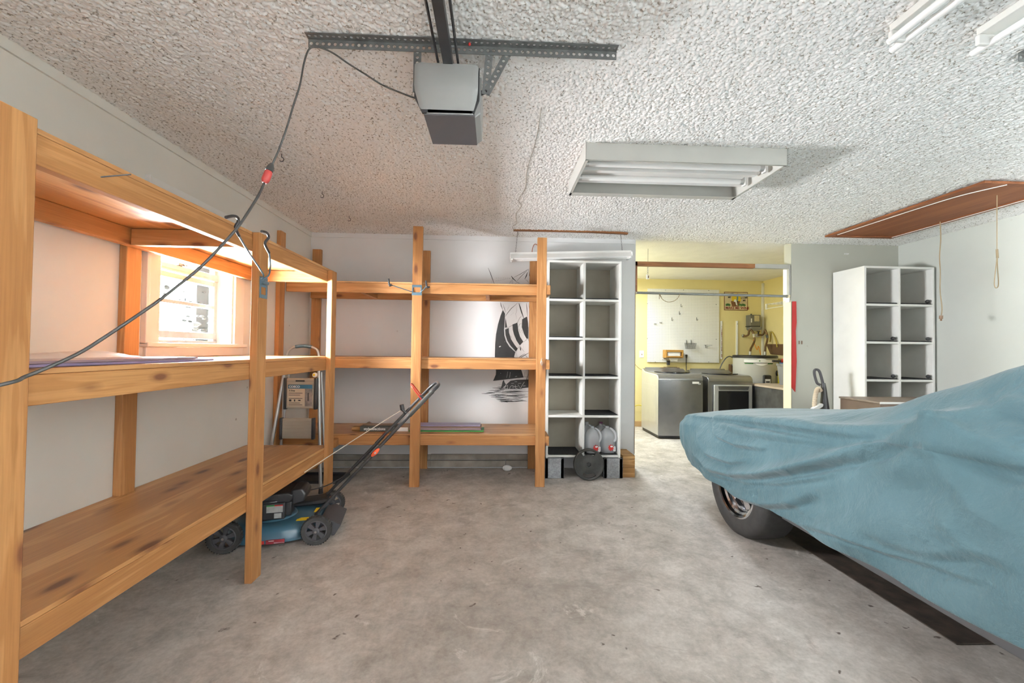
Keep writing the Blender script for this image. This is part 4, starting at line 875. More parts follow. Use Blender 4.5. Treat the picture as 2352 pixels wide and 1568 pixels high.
# ================================================================ HOOKS ON POSTS
hk = thing('utility_hook', 'double bicycle hook bracket with black coated arms on the left shelving post', 'hook', (-1.24, 2.28, 1.58))
pl = MB().box(XF1+.0005, XF1+.004, 2.245, 2.258, 1.50, 1.615).box(XF1+.0005, XF1+.004, 2.305, 2.318, 1.50, 1.615).box(XF1+.0005, XF1+.004, 2.258, 2.305, 1.50, 1.520).box(XF1+.0005, XF1+.004, 2.258, 2.305, 1.560, 1.615)
pl.build('bracket', M_DKBLUE, hk, bevel=.001); MB().cyl((XF1+.004, 2.25, 1.585), (XF1+.004, 2.31, 1.585), .012, n=12).build('pivot', M_DKBLUE, hk, smooth=40)
for pts, c0 in (([(600, 640), (605, 630), (572, 580), (549, 542)], None), ([(603, 642), (617, 632), (621, 610), (618, 580)], None)):
    ax_ = [un(x, y, 'x', v) for (x, y), v in zip(pts, (-1.242, -1.228, -1.18, -1.14) if pts[1][0] == 605 else (-1.242, -1.215, -1.18, -1.16))]
    MB().tube(smooth_path([(-1.250, 2.285, 1.585)]+[tuple(p) for p in ax_], 3), .0042, 8).build('arm', M_CHROME if False else M_DKBLUE, hk, smooth=60)
    tip = [(549, 542), (541, 522), (547, 510), (546, 500), (536, 496), (519, 499)] if pts[1][0] == 605 else [(618, 580), (609, 562), (611, 553), (617, 545), (613, 535), (601, 531)]
    tp = [un(x, y, 'x', (-1.14 if pts[1][0] == 605 else -1.16)+.006*k) for k, (x, y) in enumerate(tip)]
    MB().tube(smooth_path([tuple(p) for p in tp], 4), .0066, 8).build('coated_tip', M_BLK, hk, smooth=60)
hb = thing('utility_hook', 'folding hanger bracket with two spread black arms on the back shelving post', 'hook', (-.71, 3.74, 1.75))
MB().box(-.757, -.668, 3.7455, 3.7495, 1.79, 1.812).box(-.757, -.668, 3.7455, 3.7495, 1.718, 1.745).box(-.757, -.745, 3.7455, 3.7495, 1.745, 1.79).box(-.680, -.668, 3.7455, 3.7495, 1.745, 1.79).build('bracket', M_DKBLUE, hb, bevel=.001)
for pts in ([(-.745, 3.742, 1.745), (-.82, 3.70, 1.765), (-.90, 3.655, 1.787), (-.915, 3.65, 1.79), (-.93, 3.645, 1.80)], [(-.682, 3.742, 1.745), (-.655, 3.72, 1.76), (-.62, 3.66, 1.782), (-.612, 3.655, 1.786), (-.606, 3.65, 1.79)]):
    MB().tube(smooth_path(pts, 3), .0042, 8).build('arm', M_DKBLUE, hb, smooth=60); e = Vector(pts[-1])
    MB().tube(smooth_path([e+Vector((.022, 0, -.006)), e+Vector((.002, -.004, -.016)), e+Vector((-.004, -.004, .0)), e+Vector((-.01, -.004, .045))], 4), .008, 8).build('coated_tip', M_BLK, hb, smooth=60)
single('s_hook', MB().tube(smooth_path([(.425, 3.744, 1.165), (.418, 3.736, 1.15), (.414, 3.735, 1.12), (.422, 3.738, 1.10), (.428, 3.741, 1.115), (.424, 3.742, 1.14)], 4), .0026, 6), M_ALU, 'small metal s-hook on the right post of the back shelving', 'hook', smooth=60)
# ================================================================ THINGS ON THE SHELVES
# left middle deck top = 1.170
fl = 1.1705
for k, (x0, x1, ya, yb, m, lab) in enumerate(((-1.53, -1.335, .75, 2.02, M_PURPLE, 'bottom purple flooring plank on the left middle shelf'), (-1.56, -1.345, .72, 1.93, M_MAUVE, 'mauve flooring plank lying second in the stack on the left middle shelf'))):
    single('flooring_plank', MB().box(x0, x1, ya, yb, fl+.0008+k*.0095, fl+.0095+k*.0095), m, lab, 'plank', 'flooring planks on the left shelf', bevel=.001)
sk = MB(); nx, ny = 26, 40; rs = np.random.RandomState(2); hh = rs.rand(nx, ny)
def px_(i, j):
    u, v = i/(nx-1), j/(ny-1); e = min(1, 6*min(u, 1-u), 8*min(v, 1-v)); return (-1.905+.30*u, 1.0+1.0*v, fl+.002+max(0, e)**.6*(.024+.010*hh[i, j]+.008*math.sin(7*v+3*u)))
sk.add([px_(i, j) for i in range(nx) for j in range(ny)], [(i*ny+j, i*ny+j+1, (i+1)*ny+j+1, (i+1)*ny+j) for i in range(nx-1) for j in range(ny-1)])
single('plastic_sheet', sk, pm('white_plastic', (.80, .76, .72), .3, var=.05), 'crumpled white plastic sheet folded at the back of the left middle shelf', 'plastic sheet', smooth=60)
# lower back shelf: flooring carton and planks (deck top .467)
fb = .4675
ct = thing('carton', 'torn dark printed carton end among the flooring planks on the low back shelf', 'box', (-1.2, 3.9, fb))
MB().box(-1.24, -.92, 3.885, 4.02, fb+.001, fb+.045).build('box', M_CARTON, ct, bevel=.002)
MB().prism([(-1.28, fb+.03), (-1.24, fb+.045), (-1.21, fb+.062), (-1.195, fb+.07), (-1.17, fb+.055), (-.93, fb+.05), (-.93, fb+.046), (-1.25, fb+.045)], 'y', 3.95, 4.02).build('torn_flap', M_BRWN, ct)
text('styleselections', .034, M_PAPER, ct, (-1.205, 3.8842, fb+.014), (1, 0, 0), (0, 0, 1), bold=.0005)
MB().box(-.915, -.80, 3.8835, 3.8850, fb+.004, fb+.04).build('white_panel', M_PAPER, ct)
single('cardboard_end', MB().box(-1.33, -1.255, 3.93, 4.02, fb+.001, fb+.03), SCRAPW, 'small tan cardboard piece left of the dark carton on the low back shelf', 'cardboard', bevel=.002)
nm = ('bottom', 'second', 'third', 'fourth', 'top')
for k in range(5):
    x1 = (-.10, -.125, -.13, -.122, -.135)[k]; m = (M_GREEN, M_MAUVE, M_MAUVE, M_BRWN, M_PURPLE)[k]
    z = fb+.001+k*.0108; single('flooring_plank', MB().box(-.795, x1, 3.905+.004*k-(.02 if k == 0 else 0), 4.07, z, z+.0100), m, nm[k]+' flooring plank of the stack right of the mower handle on the low back shelf', 'plank', 'flooring planks on the back shelf', bevel=.001)
# floor bits behind and under the back shelf
tr = thing('boot_tray', 'low black plastic tray on the floor under the back shelving', 'tray', (-1.63, 3.98, 0)); x0, x1, y0, y1 = -1.86, -1.40, 3.845, 4.12
MB().box(x0, x1, y0, y1, .001, .008).box(x0, x1, y0, y0+.02, .001, .028).box(x0, x1, y1-.02, y1, .001, .028).box(x0, x0+.02, y0, y1, .001, .028).box(x1-.02, x1, y0, y1, .001, .028).build('pan', M_BLK, tr, bevel=.006)
single('crumpled_paper', MB().sphere((.135, 4.24, .033), .05, 9, 6, (1, .5, .62)), M_PAPER, 'small crumpled white paper at the foot of the back wall', 'paper')
# ================================================================ BACK WALL PAINTING
def A2(x, y): p = un(1080+x/9.225, 590+y/9.225, 'y', YB); return (p.x, p.z)
def B2(x, y): p = un(1090+x/8.711, 750+y/8.711, 'y', YB); return (p.x, p.z)
ink = MB(); wht = MB()
def poly(mb, pts, d=.0012):
    tri = geometry.tessellate_polygon([[Vector((p[0], p[1], 0)) for p in pts]]); mb.add([(p[0], YB-d, p[1]) for p in pts], tri)
def stroke(mb, pts, w, f, d=.0016, taper=True):
    P = [Vector(f(*p)) for p in pts]; L, R2 = [], []; n = len(P)
    for i, p in enumerate(P):
        t = (P[min(i+1, n-1)]-P[max(i-1, 0)]).normalized(); q = Vector((-t.y, t.x))*w*.5*((.35 if i in (0, n-1) else 1) if taper else 1)
        L.append(p+q); R2.append(p-q)
    for i in range(n-1): poly_ = [L[i], L[i+1], R2[i+1], R2[i]]; mb.add([(p.x, YB-d, p.y) for p in poly_], [(0, 1, 2, 3)])
poly(ink, [A2(690,1120), A2(738,1200), A2(730,1380), B2(590,60), B2(598,180), B2(634,300), B2(698,400), B2(815,508), B2(790,600), B2(905,780), B2(945,895), B2(980,1015), B2(370,1085), B2(425,960), B2(430,895), B2(405,650), B2(412,350), B2(430,150), A2(590,1420), A2(640,1250)])
poly(ink, [B2(610,58), B2(685,25), B2(690,120), B2(730,250), B2(800,360), B2(862,440), B2(825,495), B2(722,385), B2(655,280), B2(620,170)])
poly(ink, [A2(895,1430), A2(1000,1390), B2(875,80), B2(910,200), B2(975,300), B2(905,375), B2(840,280), B2(790,160), B2(765,60)])
poly(ink, [A2(1100,1320), A2(1205,1260), A2(1225,1400), A2(1230,1500), B2(1070,240), B2(1040,240), B2(990,150), B2(945,10)])
poly(ink, [B2(600,1250), B2(640,1150), B2(720,1080), B2(850,1060), B2(1090,1055), B2(1095,1215), B2(900,1240)])
poly(ink, [A2(745,1280), A2(785,1490), A2(735,1500)])
poly(ink, [B2(560,1100), B2(585,1060), B2(600,1110), B2(630,1160), B2(590,1200), B2(540,1230), B2(505,1285), B2(540,1190)])
for pts, w in (([(380,230),(430,350),(470,460),(512,580)], .006), ([(430,380),(465,580)], .002), ([(870,400),(900,450),(980,522)], .010), ([(985,520),(1105,595)], .003), ([(890,460),(850,530),(820,585)], .002), ([(895,470),(860,580)], .003), ([(900,470),(895,580)], .005), ([(910,440),(1060,365),(1150,310),(1235,255)], .004), ([(985,515),(1060,430),(1150,340),(1225,270)], .004), ([(1237,255),(1255,400),(1290,500)], .005), ([(1215,320),(1190,400),(1155,470)], .010), ([(1160,480),(1200,490),(1245,560)], .003), ([(940,580),(985,545),(1040,540)], .003), ([(990,585),(1030,555),(1060,590)], .003),
               ([(740,1265),(790,1190),(870,1090),(1005,975)], .005), ([(1030,975),(1060,1070),(1090,1170),(1135,1300)], .012), ([(1190,975),(1200,1080),(1212,1255)], .006), ([(640,960),(655,1030),(690,1120)], .007), ([(690,1000),(720,1080),(750,1175)], .004), ([(730,1050),(745,1170)], .004), ([(830,1020),(790,1130)], .002), ([(750,1170),(810,1060)], .002), ([(730,1530),(850,1470),(1000,1390),(1050,1290),(1095,1240)], .003), ([(1240,980),(1260,1180),(1270,1300)], .004), ([(1010,1500),(1050,1420),(1090,1410)], .003), ([(1225,1460),(1240,1560)], .005), ([(970,1040),(990,1120),(965,1200),(980,1320)], .0015), ([(850,1240),(930,1170)], .002)):
    stroke(ink, pts, w, A2)
for k in range(7): stroke(ink, [(540+48*k, 448-(4 if k % 2 else 0)), (572+48*k, 446)], .0035, A2); stroke(ink, [(540+46*k, 506-8*k), (570+46*k, 502-8*k)], .0035, A2)
for pts, w in (([(1000,540),(920,595),(830,655)], .006), ([(1108,510),(985,580),(860,655)], .007), ([(1000,545),(1040,600),(1085,655)], .004), ([(980,310),(1030,265),(1070,245)], .003), ([(905,380),(945,440),(995,505)], .003), ([(820,512),(860,440),(905,380)], .003), ([(1070,0),(1080,250),(1110,410)], .003), ([(720,180),(745,240)], .006), ([(890,40),(910,120)], .006), ([(940,60),(965,130)], .005), ([(905,400),(920,450),(925,480)], .012), ([(830,520),(870,650)], .003), ([(975,330),(985,480)], .0015), ([(1010,900),(1000,990)], .005), ([(1090,900),(1040,1050),(1060,1200)], .005), ([(880,1030),(1000,1000),(1095,1010)], .003), ([(640,1080),(760,1050)], .003), ([(485,1150),(540,1165)], .004)):
    stroke(ink, pts, w, B2)
rs = random.Random(11)
for k in range(46):
    y = 1190+k*7; e = max(0, 1-abs(y-1330)/230); x0 = 640-(520*e)*rs.uniform(.5, 1); x1 = x0+rs.uniform(120, 340); x0, x1 = (x0, x1) if k % 2 else (rs.uniform(480, 820), rs.uniform(860, 1098))
    ww = rs.uniform(.002, .0075); stroke(ink, [(x0, y), ((x0*2+x1)/3, y+rs.uniform(-8, 8)), ((x0+x1*2)/3, y+rs.uniform(-8, 8)), (min(1098, x1), y+rs.uniform(-10, 10))], ww, B2)
for pts, w in (([(610,1190),(662,1186)], .003), ([(663,1160),(660,1200),(668,1240)], .003), ([(600,1238),(672,1238)], .003), ([(692,1255),(715,1200),(745,1175)], .003), ([(745,1175),(772,1178),(772,1235)], .003), ([(782,1198),(862,1196)], .003), ([(815,1162),(816,1232),(852,1228)], .003), ([(868,1160),(915,1235),(995,1105)], .003), ([(800,1100),(850,1098)], .003), ([(730,1135),(790,1130)], .002), ([(870,1135),(930,1130)], .002), ([(970,1185),(1020,1180)], .003), ([(640,1020),(665,900)], .002), ([(700,1020),(715,910)], .003), ([(490,405),(525,390)], .010), ([(810,1000),(850,990)], .003), ([(520,930),(526,936)], .005), ([(600,300),(604,304)], .003)):
    stroke(wht, pts, w, B2, d=.0024, taper=False)
ml_ = thing('wall_painting', 'black and white sailing ship painted on the back wall behind the shelving', 'painting', (.2, YB, .7))
ink.build('black_paint', M_INK, ml_); wht.build('white_lines', M_INKW, ml_)
# ================================================================ RIGHT SIDE: hatch, cords, vacuum, box, red strip
ah = thing('attic_hatch', 'reddish plywood attic stair hatch in the ceiling at right', 'attic hatch', (3.65, 3.32, 2.44)); x0, x1, y0, y1 = 3.292, 3.985, 2.645, 4.005
MB().box(x0+.05, x1-.05, y0+.05, y1-.05, 2.412, 2.418).build('panel', HATCHW, ah)
for nm_, b in (('frame_board', (x0, x0+.055, y0, y1)), ('frame_board', (x1-.055, x1, y0, y1)), ('frame_board', (x0+.0555, x1-.0555, y0, y0+.055)), ('frame_board', (x0+.0555, x1-.0555, y1-.055, y1))):
    MB().box(b[0], b[1], b[2], b[3], 2.404, 2.421).build(nm_, HATCHW, ah, bevel=.002)
MB().tube(smooth_path([(3.335, 3.9, 2.401), (3.345, 3.5, 2.402), (3.35, 3.1, 2.40), (3.37, 2.85, 2.398), (3.47, 2.66, 2.402)], 5), .003, 6).build('white_wire', M_PAPER, ah, smooth=60)
MB().box(3.938, 3.944, 2.72, 3.95, 2.400, 2.4035).build('weather_strip', M_PAPER, ah)
pts = [(3.88, 3.45, 2.404), (3.884, 3.45, 2.25), (3.872, 3.45, 2.1), (3.878, 3.45, 1.95), (3.874, 3.45, 1.8), (3.89, 3.45, 1.65), (3.882, 3.45, 1.575)]
pc1 = thing('attic_pull_string', 'thin brown cord with a small plug end hanging from the attic hatch', 'cord', pts[-1])
MB().tube(smooth_path(pts, 5), .0042, 6).build('string', M_TAN, pc1, smooth=60)
MB().cyl((3.882, 3.45, 1.58), (3.880, 3.45, 1.552), .013, n=8).cyl((3.876, 3.45, 1.552), (3.875, 3.45, 1.535), .004, n=6).cyl((3.886, 3.45, 1.552), (3.885, 3.45, 1.535), .004, n=6).build('plug', M_BRWN, pc1)
pc2 = thing('attic_pull_string', 'attic pull cord ending in a long loop near the right edge', 'cord', (3.62, 2.845, 1.72))
MB().cyl((3.633, 2.845, 2.404), (3.628, 2.845, 1.98), .0026, n=6).build('string', M_TAN, pc2, smooth=60)
MB().cyl((3.628, 2.845, 2.01), (3.632, 2.845, 1.945), .0065, .007, n=8).build('knot', M_TAN, pc2, smooth=60)
MB().tube(smooth_path([(3.628, 2.845, 1.95), (3.617, 2.845, 1.86), (3.606, 2.845, 1.77), (3.610, 2.845, 1.735), (3.622, 2.845, 1.728), (3.634, 2.845, 1.74), (3.637, 2.845, 1.78), (3.632, 2.845, 1.87), (3.630, 2.845, 1.95)], 5), .003, 6).build('loop', M_TAN, pc2, smooth=60)
vc = thing('vacuum_cleaner', 'upright black vacuum cleaner with beige hose standing beside the corner cubby cabinet', 'vacuum cleaner', (3.24, 4.02, 0))
MB().tube(smooth_path([(3.30, 4.02, .30), (3.30, 4.02, .55), (3.297, 4.02, .70), (3.292, 4.02, .85), (3.285, 4.02, .94)], 4), [.045]*8+[.04, .036, .032, .028, .026, .024, .022, .020, .018][:9], 12).build('handle_column', M_BLK, vc, smooth=50)
MB().tube(smooth_path([(3.283, 4.02, .93), (3.262, 4.02, 1.01), (3.240, 4.02, 1.065), (3.205, 4.02, 1.075), (3.192, 4.02, 1.05), (3.203, 4.02, .99), (3.222, 4.02, .94), (3.25, 4.02, .925)], 4), .0125, 10).build('grip', M_DKGREY, vc, smooth=60)
MB().prism([(3.17, .03), (3.36, .03), (3.355, .18), (3.34, .36), (3.32, .52), (3.27, .52), (3.24, .30), (3.17, .20)], 'y', 3.95, 4.15).build('body', M_BLK, vc, bevel=.015)
MB().box(3.11, 3.365, 3.88, 4.12, .0, .11).build('floor_head', M_BLK, vc, bevel=.02)
hp = smooth_path([(3.205, 4.0, .50), (3.178, 4.0, .62), (3.178, 4.0, .74), (3.190, 4.0, .83), (3.205, 4.0, .875), (3.225, 4.0, .885), (3.243, 4.0, .86)], 12)
MB().tube(hp, [.018+.004*(k % 2) for k in range(len(hp))], 10).build('hose', pm('beige_hose', (.48, .40, .30), .6), vc)
MB().prism([(3.135, .695), (3.225, .745), (3.24, .735), (3.235, .715), (3.15, .665), (3.135, .67)], 'y', 3.96, 4.0).build('hose_clip', M_WHITE2, vc, bevel=.003)
bx = thing('storage_box', 'dusty brown cabinet box with white top edge half hidden behind the covered car', 'box', (3.75, 3.6, 0))
MB().box(3.39, 4.15, 3.52, 3.94, 0, .80).build('carcass', pm('dark_brown_laminate', (.13, .09, .065), .5, var=.2), bx, bevel=.003)
MB().box(3.38, 4.16, 3.51, 3.945, .801, .818).build('top', pm('worn_top', (.22, .17, .13), .5, var=.3, vs_=10), bx, bevel=.002)
MB().box(3.38, 4.16, 3.506, 3.5095, .80, .8185).build('edge_strip', M_WHITE, bx)
rp = [un(x, y, 'y', YB) for x, y in ((1819, 692), (1828, 692), (1829, 740), (1827, 760), (1829, 830), (1826, 900), (1817, 889))]
single('red_strip', MB().prism([(p.x, p.z) for p in rp], 'y', YB-.006, YB-.001), pm('red_cloth', (.36, .014, .012), .7, var=.1), 'long narrow red strip with pointed lower end hanging beside the doorway', 'strip')
for x, lab in ((3.292, 'left of two small brown wall anchors beside the red strip'), (3.322, 'right of two small brown wall anchors beside the red strip')):
    single('wall_anchor', MB().box(x-.006, x+.006, YB-.004, YB-.0005, 1.335, 1.372), M_BRWN, lab, 'wall anchor', 'wall anchors')
tg = thing('pipe_stub', 'short white pipe stub on the rear wall above the corner cabinet', 'pipe', (3.80, YB, 2.32)); MB().cyl((3.79, YB-.02, 2.325), (3.835, YB-.02, 2.327), .006, n=8).cyl((3.832, YB-.02, 2.327), (3.835, YB, 2.327), .005, n=8).build('stub', M_PAPER, tg, smooth=60)
# ================================================================ LAUNDRY ROOM
YW = BY1
def wp_(x, y, yy=YW): p = un(x, y, 'y', yy); return p.x, p.z
rod = thing('curtain_rod', 'grey metal rod spanning the doorway to the yellow room', 'rod', (DX0, YB+.03, 1.865))
MB().cyl((DX0+.012, YB+.03, 1.868), (DX1-.015, YB+.03, 1.858), .0135, n=14).build('pole', pm('grey_rod', (.20, .21, .20), .5, .3), rod, smooth=60)
MB().lathe([(0, 0), (.03, 0), (.028, .008), (.018, .012), (.018, .02)], (DX0+.001, YB+.03, 1.868), (1, 0, 0), 16).build('flange', M_CREAM, rod, smooth=40); MB().lathe([(0, 0), (.03, 0), (.028, .008), (.018, .012), (.018, .02)], (DX1-.0085, YB+.03, 1.858), (-1, 0, 0), 16).build('flange', M_CREAM, rod, smooth=40)
MB().box(DX1-.02, DX1-.008, YB+.005, YB+.06, 1.79, 1.84).build('bracket', M_WHITE, rod, bevel=.003)
lp = thing('cord_loop', 'loop of thin brown cord tied over the doorway rod', 'cord', (1.83, YB+.015, 1.8))
MB().tube(smooth_path([(1.757, YB+.013, 1.86), (1.762, YB+.012, 1.84), (1.79, YB+.012, 1.80), (1.83, YB+.012, 1.776), (1.87, YB+.012, 1.772), (1.92, YB+.012, 1.785), (1.96, YB+.012, 1.82), (1.98, YB+.012, 1.862)], 4), .0032, 6).tube([(1.757, YB+.012, 1.86), (1.755, YB+.012, 1.80)], .003, 6).tube([(1.762, YB+.011, 1.85), (1.778, YB+.01, 1.815)], .004, 6).build('string', M_TAN, lp, smooth=60)
pt = thing('pull_chain', 'short pull chain with white tag hanging behind the brown door head', 'chain', (1.63, 4.6, 2.2)); c0 = un(1488, 608, 'y', 4.75)
m = MB(); m.cyl((c0.x, 4.75, H-.002), (c0.x, 4.75, c0.z), .002, n=6)
for k in range(8): m.tube([(c0.x+.006*math.cos(t)*(k % 2), 4.75+.006*math.cos(t)*((k+1) % 2), c0.z-.012-.013*k+.009*math.sin(t)) for t in np.linspace(0, 2*PI, 9)[:-1]], .0016, 5, closed=True)
m.tube([(c0.x+.012*math.cos(t), 4.75, c0.z-.006+.012*math.sin(t)) for t in np.linspace(0, 2*PI, 13)[:-1]], .002, 5, closed=True).build('chain', M_DKSTEEL, pt, smooth=60)
cz = c0.z-.115; MB().box(c0.x-.018, c0.x+.016, 4.745, 4.755, cz-.055, cz).build('tag', M_PAPER, pt, bevel=.003); MB().box(c0.x, c0.x+.012, 4.743, 4.7445, cz-.04, cz-.012).build('tag_print', M_BRWN, pt)
# pegboard
pb = thing('pegboard', 'large white pegboard on the yellow laundry wall', 'pegboard', (3.1, YW, 1.05)); (xa, zt), (xb, zb) = wp_(1486, 663), wp_(1650, 833)
MB().box(xa, xb, YW-.025, YW-.014, zb, zt).build('board', M_PEG, pb, bevel=.002); MB().box(xa+.04, xb-.04, YW-.014, YW-.001, zb+.04, zb+.08).box(xa+.04, xb-.04, YW-.014, YW-.001, zt-.08, zt-.04).build('batten', M_WHITE, pb)
sc_ = MB()
for x, y in ((1529, 666), (1570, 666), (1628, 667), (1487, 697), (1645, 699), (1487, 777), (1645, 779), (1628, 831), (1505, 831)): p = wp_(x, y, YW-.026); sc_.cyl((p[0], YW-.028, p[1]), (p[0], YW-.0255, p[1]), .006, n=8)
sc_.build('screws', M_DKSTEEL, pb)
def peg(x, y, lab, kind=0):
    px, pz = wp_(x, y, YW-.03); y0 = YW-.0255
    if kind == 0: m = MB().tube([(px, y0, pz+.03), (px, y0-.004, pz+.03), (px, y0-.004, pz-.018), (px+.006, y0-.03, pz-.022), (px+.006, y0-.032, pz)], .0035, 6)
    else:
        m = MB()
        for d in (-.016, 0, .016): m.tube([(px+d, y0, pz), (px+d, y0-.03, pz), (px+d, y0-.03, pz+.012)], .003, 6)
    single('peg_hook', m, M_STEEL, lab, 'hook', 'hooks in the pegboard', smooth=50)
peg(1564, 702, 'highest metal peg hook on the pegboard, below the cord loop'); peg(1560, 719, 'peg hook just below the highest one on the pegboard'); peg(1543, 733, 'peg hook left of centre on the pegboard'); peg(1600, 733, 'peg hook right of centre on the pegboard')
peg(1504, 744, 'leftmost low cluster of short pegs on the pegboard', 1); peg(1517, 741, 'second cluster of short pegs from the left on the pegboard', 1)
px, pz = wp_(1620, 795, YW-.03)
single('peg_bracket', MB().tube([(px, YW-.026, pz+.02), (px, YW-.04, pz+.02), (px, YW-.04, pz-.03)], .004, 6).tube([(px-.02, YW-.04, pz+.02), (px+.08, YW-.10, pz+.02), (px+.01, YW-.04, pz-.015)], .003, 6), M_STEEL, 'angled wire bracket at the lower right of the pegboard', 'bracket', smooth=50)
bk = thing('wire_basket', 'small wire basket hooked on the pegboard', 'basket', wp_(1585, 794, YW-.1)[:1]+(YW-.06, 1.3)); xa2, za2 = wp_(1574, 788, YW-.06); xb2, zb2 = wp_(1597, 800, YW-.06)
m = MB()
for k in range(5):
    z = zb2+(za2-zb2)*k/4; g = .8+.05*k; xc, w = (xa2+xb2)/2, (xb2-xa2)/2*g; m.tube([(xc-w, YW-.03, z), (xc-w, YW-.10, z), (xc+w, YW-.10, z), (xc+w, YW-.03, z)], .0028, 5, closed=True)
for k in range(9): x = xa2+(xb2-xa2)*k/8; m.tube([((xa2+xb2)/2+(x-(xa2+xb2)/2)*.8, YW-.10, zb2), (x, YW-.10, za2)], .002, 5)
m.build('basket', M_STEEL, bk, smooth=50)
for f in (.2, .65): x = xa2+(xb2-xa2)*f; MB().tube([(x, YW-.026, za2+.05), (x, YW-.034, za2+.05), (x, YW-.034, za2-.02)], .005, 6).build('hook', M_STEEL, bk, smooth=50)
ti = thing('tissue_holder', 'open honey-coloured wood tissue holder mounted on the pegboard above the washer', 'tissue box', (3.0, YW-.1, 1.13)); (xa, zt), (xb, zb) = wp_(1530, 803, YW-.16), wp_(1570, 822, YW-.16)
y0, y1 = YW-.16, YW-.027; MB().box(xa, xa+.02, y0, y1, zb, zt).box(xb-.02, xb, y0, y1, zb, zt).box(xa+.02, xb-.02, y0, y0+.012, zb, zb+.03).box(xa+.02, xb-.02, y0, y0+.012, zt-.035, zt-.003).box(xa+.02, xb-.02, y0, y1, zb-.001, zb+.012).box(xa+.02, xb-.02, y1-.012, y1, zb, zt).build('wood_case', GOLDW, ti, bevel=.002)
MB().box(xa+.03, xb-.03, y0+.02, y1-.02, zb+.014, zt-.01).build('tissues', M_PAPER, ti, bevel=.02); MB().prism([(xa+.06, zb-.002), (xb-.06, zb-.002), (xb-.09, zb-.06), ((xa+xb)/2, zb-.045), (xa+.10, zb-.055)], 'y', y0+.04, y0+.05).build('loose_tissue', M_PAPER, ti)
pd = thing('power_adapter', 'small black power adapter dangling under the tissue holder', 'adapter', (2.95, YW-.03, 1.05)); xa, za = wp_(1534, 833, YW-.03)
MB().box(xa-.022, xa+.022, YW-.062, YW-.030, za-.035, za+.035).build('block', M_DKGREY, pd, bevel=.004); MB().tube(smooth_path([(xa, YW-.03, za-.035), (xa-.04, YW-.03, za-.09), (xa-.15, YW-.03, za-.12), (xa-.4, YW-.015, za-.13), (xa-.55, YW-.01, za-.02), (xa-.62, YW-.01, za+.1)], 4), .003, 5).tube(smooth_path([(xa, YW-.03, za+.035), (xa-.05, YW-.04, za+.07), (xa-.10, YW-.04, za+.05)], 4), .003, 5).build('wire', M_TAN, pd, smooth=60)
ch = thing('hanging_charger', 'dark cable with plug hanging down to the washer from the pegboard', 'cable', (3.2, YW-.05, 1.0)); xa, za = wp_(1577, 818, YW-.04); xb, zb = wp_(1577, 850, YW-.04)
MB().tube(smooth_path([(xa, YW-.04, za), (xa-.006, YW-.04, (za+zb)/2), (xa-.008, YW-.05, zb-.02)], 4), .006, 6).build('cable', M_CORD, ch, smooth=60); MB().tube([(xa, YW-.036, za+.03), (xa, YW-.036, za+.01), (xa, YW-.036, za-.03)], [.014, .017, .008], 8).build('plug', M_CORD, ch, smooth=50)
sw = thing('light_switch', 'white light switch plate on the yellow wall left of the pegboard', 'light switch', (2.4, YW, 1.18)); (xa, zt), (xb, zb) = wp_(1468.5, 805), wp_(1478.5, 821)
MB().box(xa, xb, YW-.008, YW-.001, zb, zt).build('plate', M_PAPER, sw, bevel=.003); MB().box((xa+xb)/2-.006, (xa+xb)/2+.006, YW-.02, YW-.008, (za+zb)/2-.012 if False else (zt+zb)/2-.012, (zt+zb)/2+.008).build('toggle', M_TAN, sw)
(xa, zt), (xb, zb) = wp_(1524, 842), wp_(1555, 847); single('wall_vent', MB().box(xa, xb, YW-.006, YW-.001, zb, zt).box(xa, xb, YW-.012, YW-.001, zb-.006, zb), pm('brass_strip', (.28, .20, .06), .5), 'narrow brown slot in the yellow wall behind the washer', 'wall slot')
# shelf standards
for x, lab in ((1656, 'spotted metal shelf standard on the yellow wall beside the pegboard'), (1692, 'plain white shelf standard on the yellow wall left of the water heater')):
    (xa, zt), (_, zb) = wp_(x, 737), wp_(x, 824 if x < 1670 else 830); s_ = thing('shelf_standard', lab, 'shelf standard', (xa, YW, zb))
    MB().box(xa-.015, xa+.015, YW-.016, YW-.001, zb, zt).build('channel', M_PAPER, s_, bevel=.001)
    if x < 1670:
        sp = MB(); r_ = random.Random(2)
        for k in range(22): z = zb+.03+k*(zt-zb-.1)/22; sp.box(xa-.003, xa+.010, YW-.0175, YW-.0162, z, z+r_.uniform(.006, .022))
        sp.build('rust_slots', M_SIGNBR, s_)
    else: MB().cyl((xa+.004, YW-.018, zt-.05), (xa+.004, YW-.0155, zt-.05), .006, n=8).build('screw', M_DKSTEEL, s_)
# sign
sg = thing('metal_sign', 'beige metal sign with a grape-stomping picture and maroon lettering on the yellow wall', 'sign', (4.0, YW, 1.95)); (xa, zt), (xb, zb) = wp_(1663, 670), wp_(1717, 713); w, h_ = xb-xa, zt-zb
MB().box(xa, xb, YW-.006, YW-.001, zb, zt).build('border', M_SIGNBR, sg, bevel=.001); MB().box(xa+.01, xb-.01, YW-.0075, YW-.0055, zb+.01, zt-.01).build('panel', M_SIGNBG, sg)
def S(u, v): return (xa+w*u, zb+h_*v)
def sgp(nm_, mt, pts, d): MB().prism([S(*p) for p in pts], 'y', YW-.0075-d, YW-.0073-d+.0002).build(nm_, mt, sg)
sgp('sun', pm('sun_yellow', (.75, .55, .03), .5), [(.51+.20*math.cos(t), .63+.30*math.sin(t)) for t in np.linspace(0, 2*PI, 25)[:-1]], .0004)
sgp('figure_dress', pm('dress_green', (.20, .30, .26), .6), [(.50, .44), (.58, .44), (.60, .70), (.58, .84), (.53, .84), (.52, .62)], .0008)
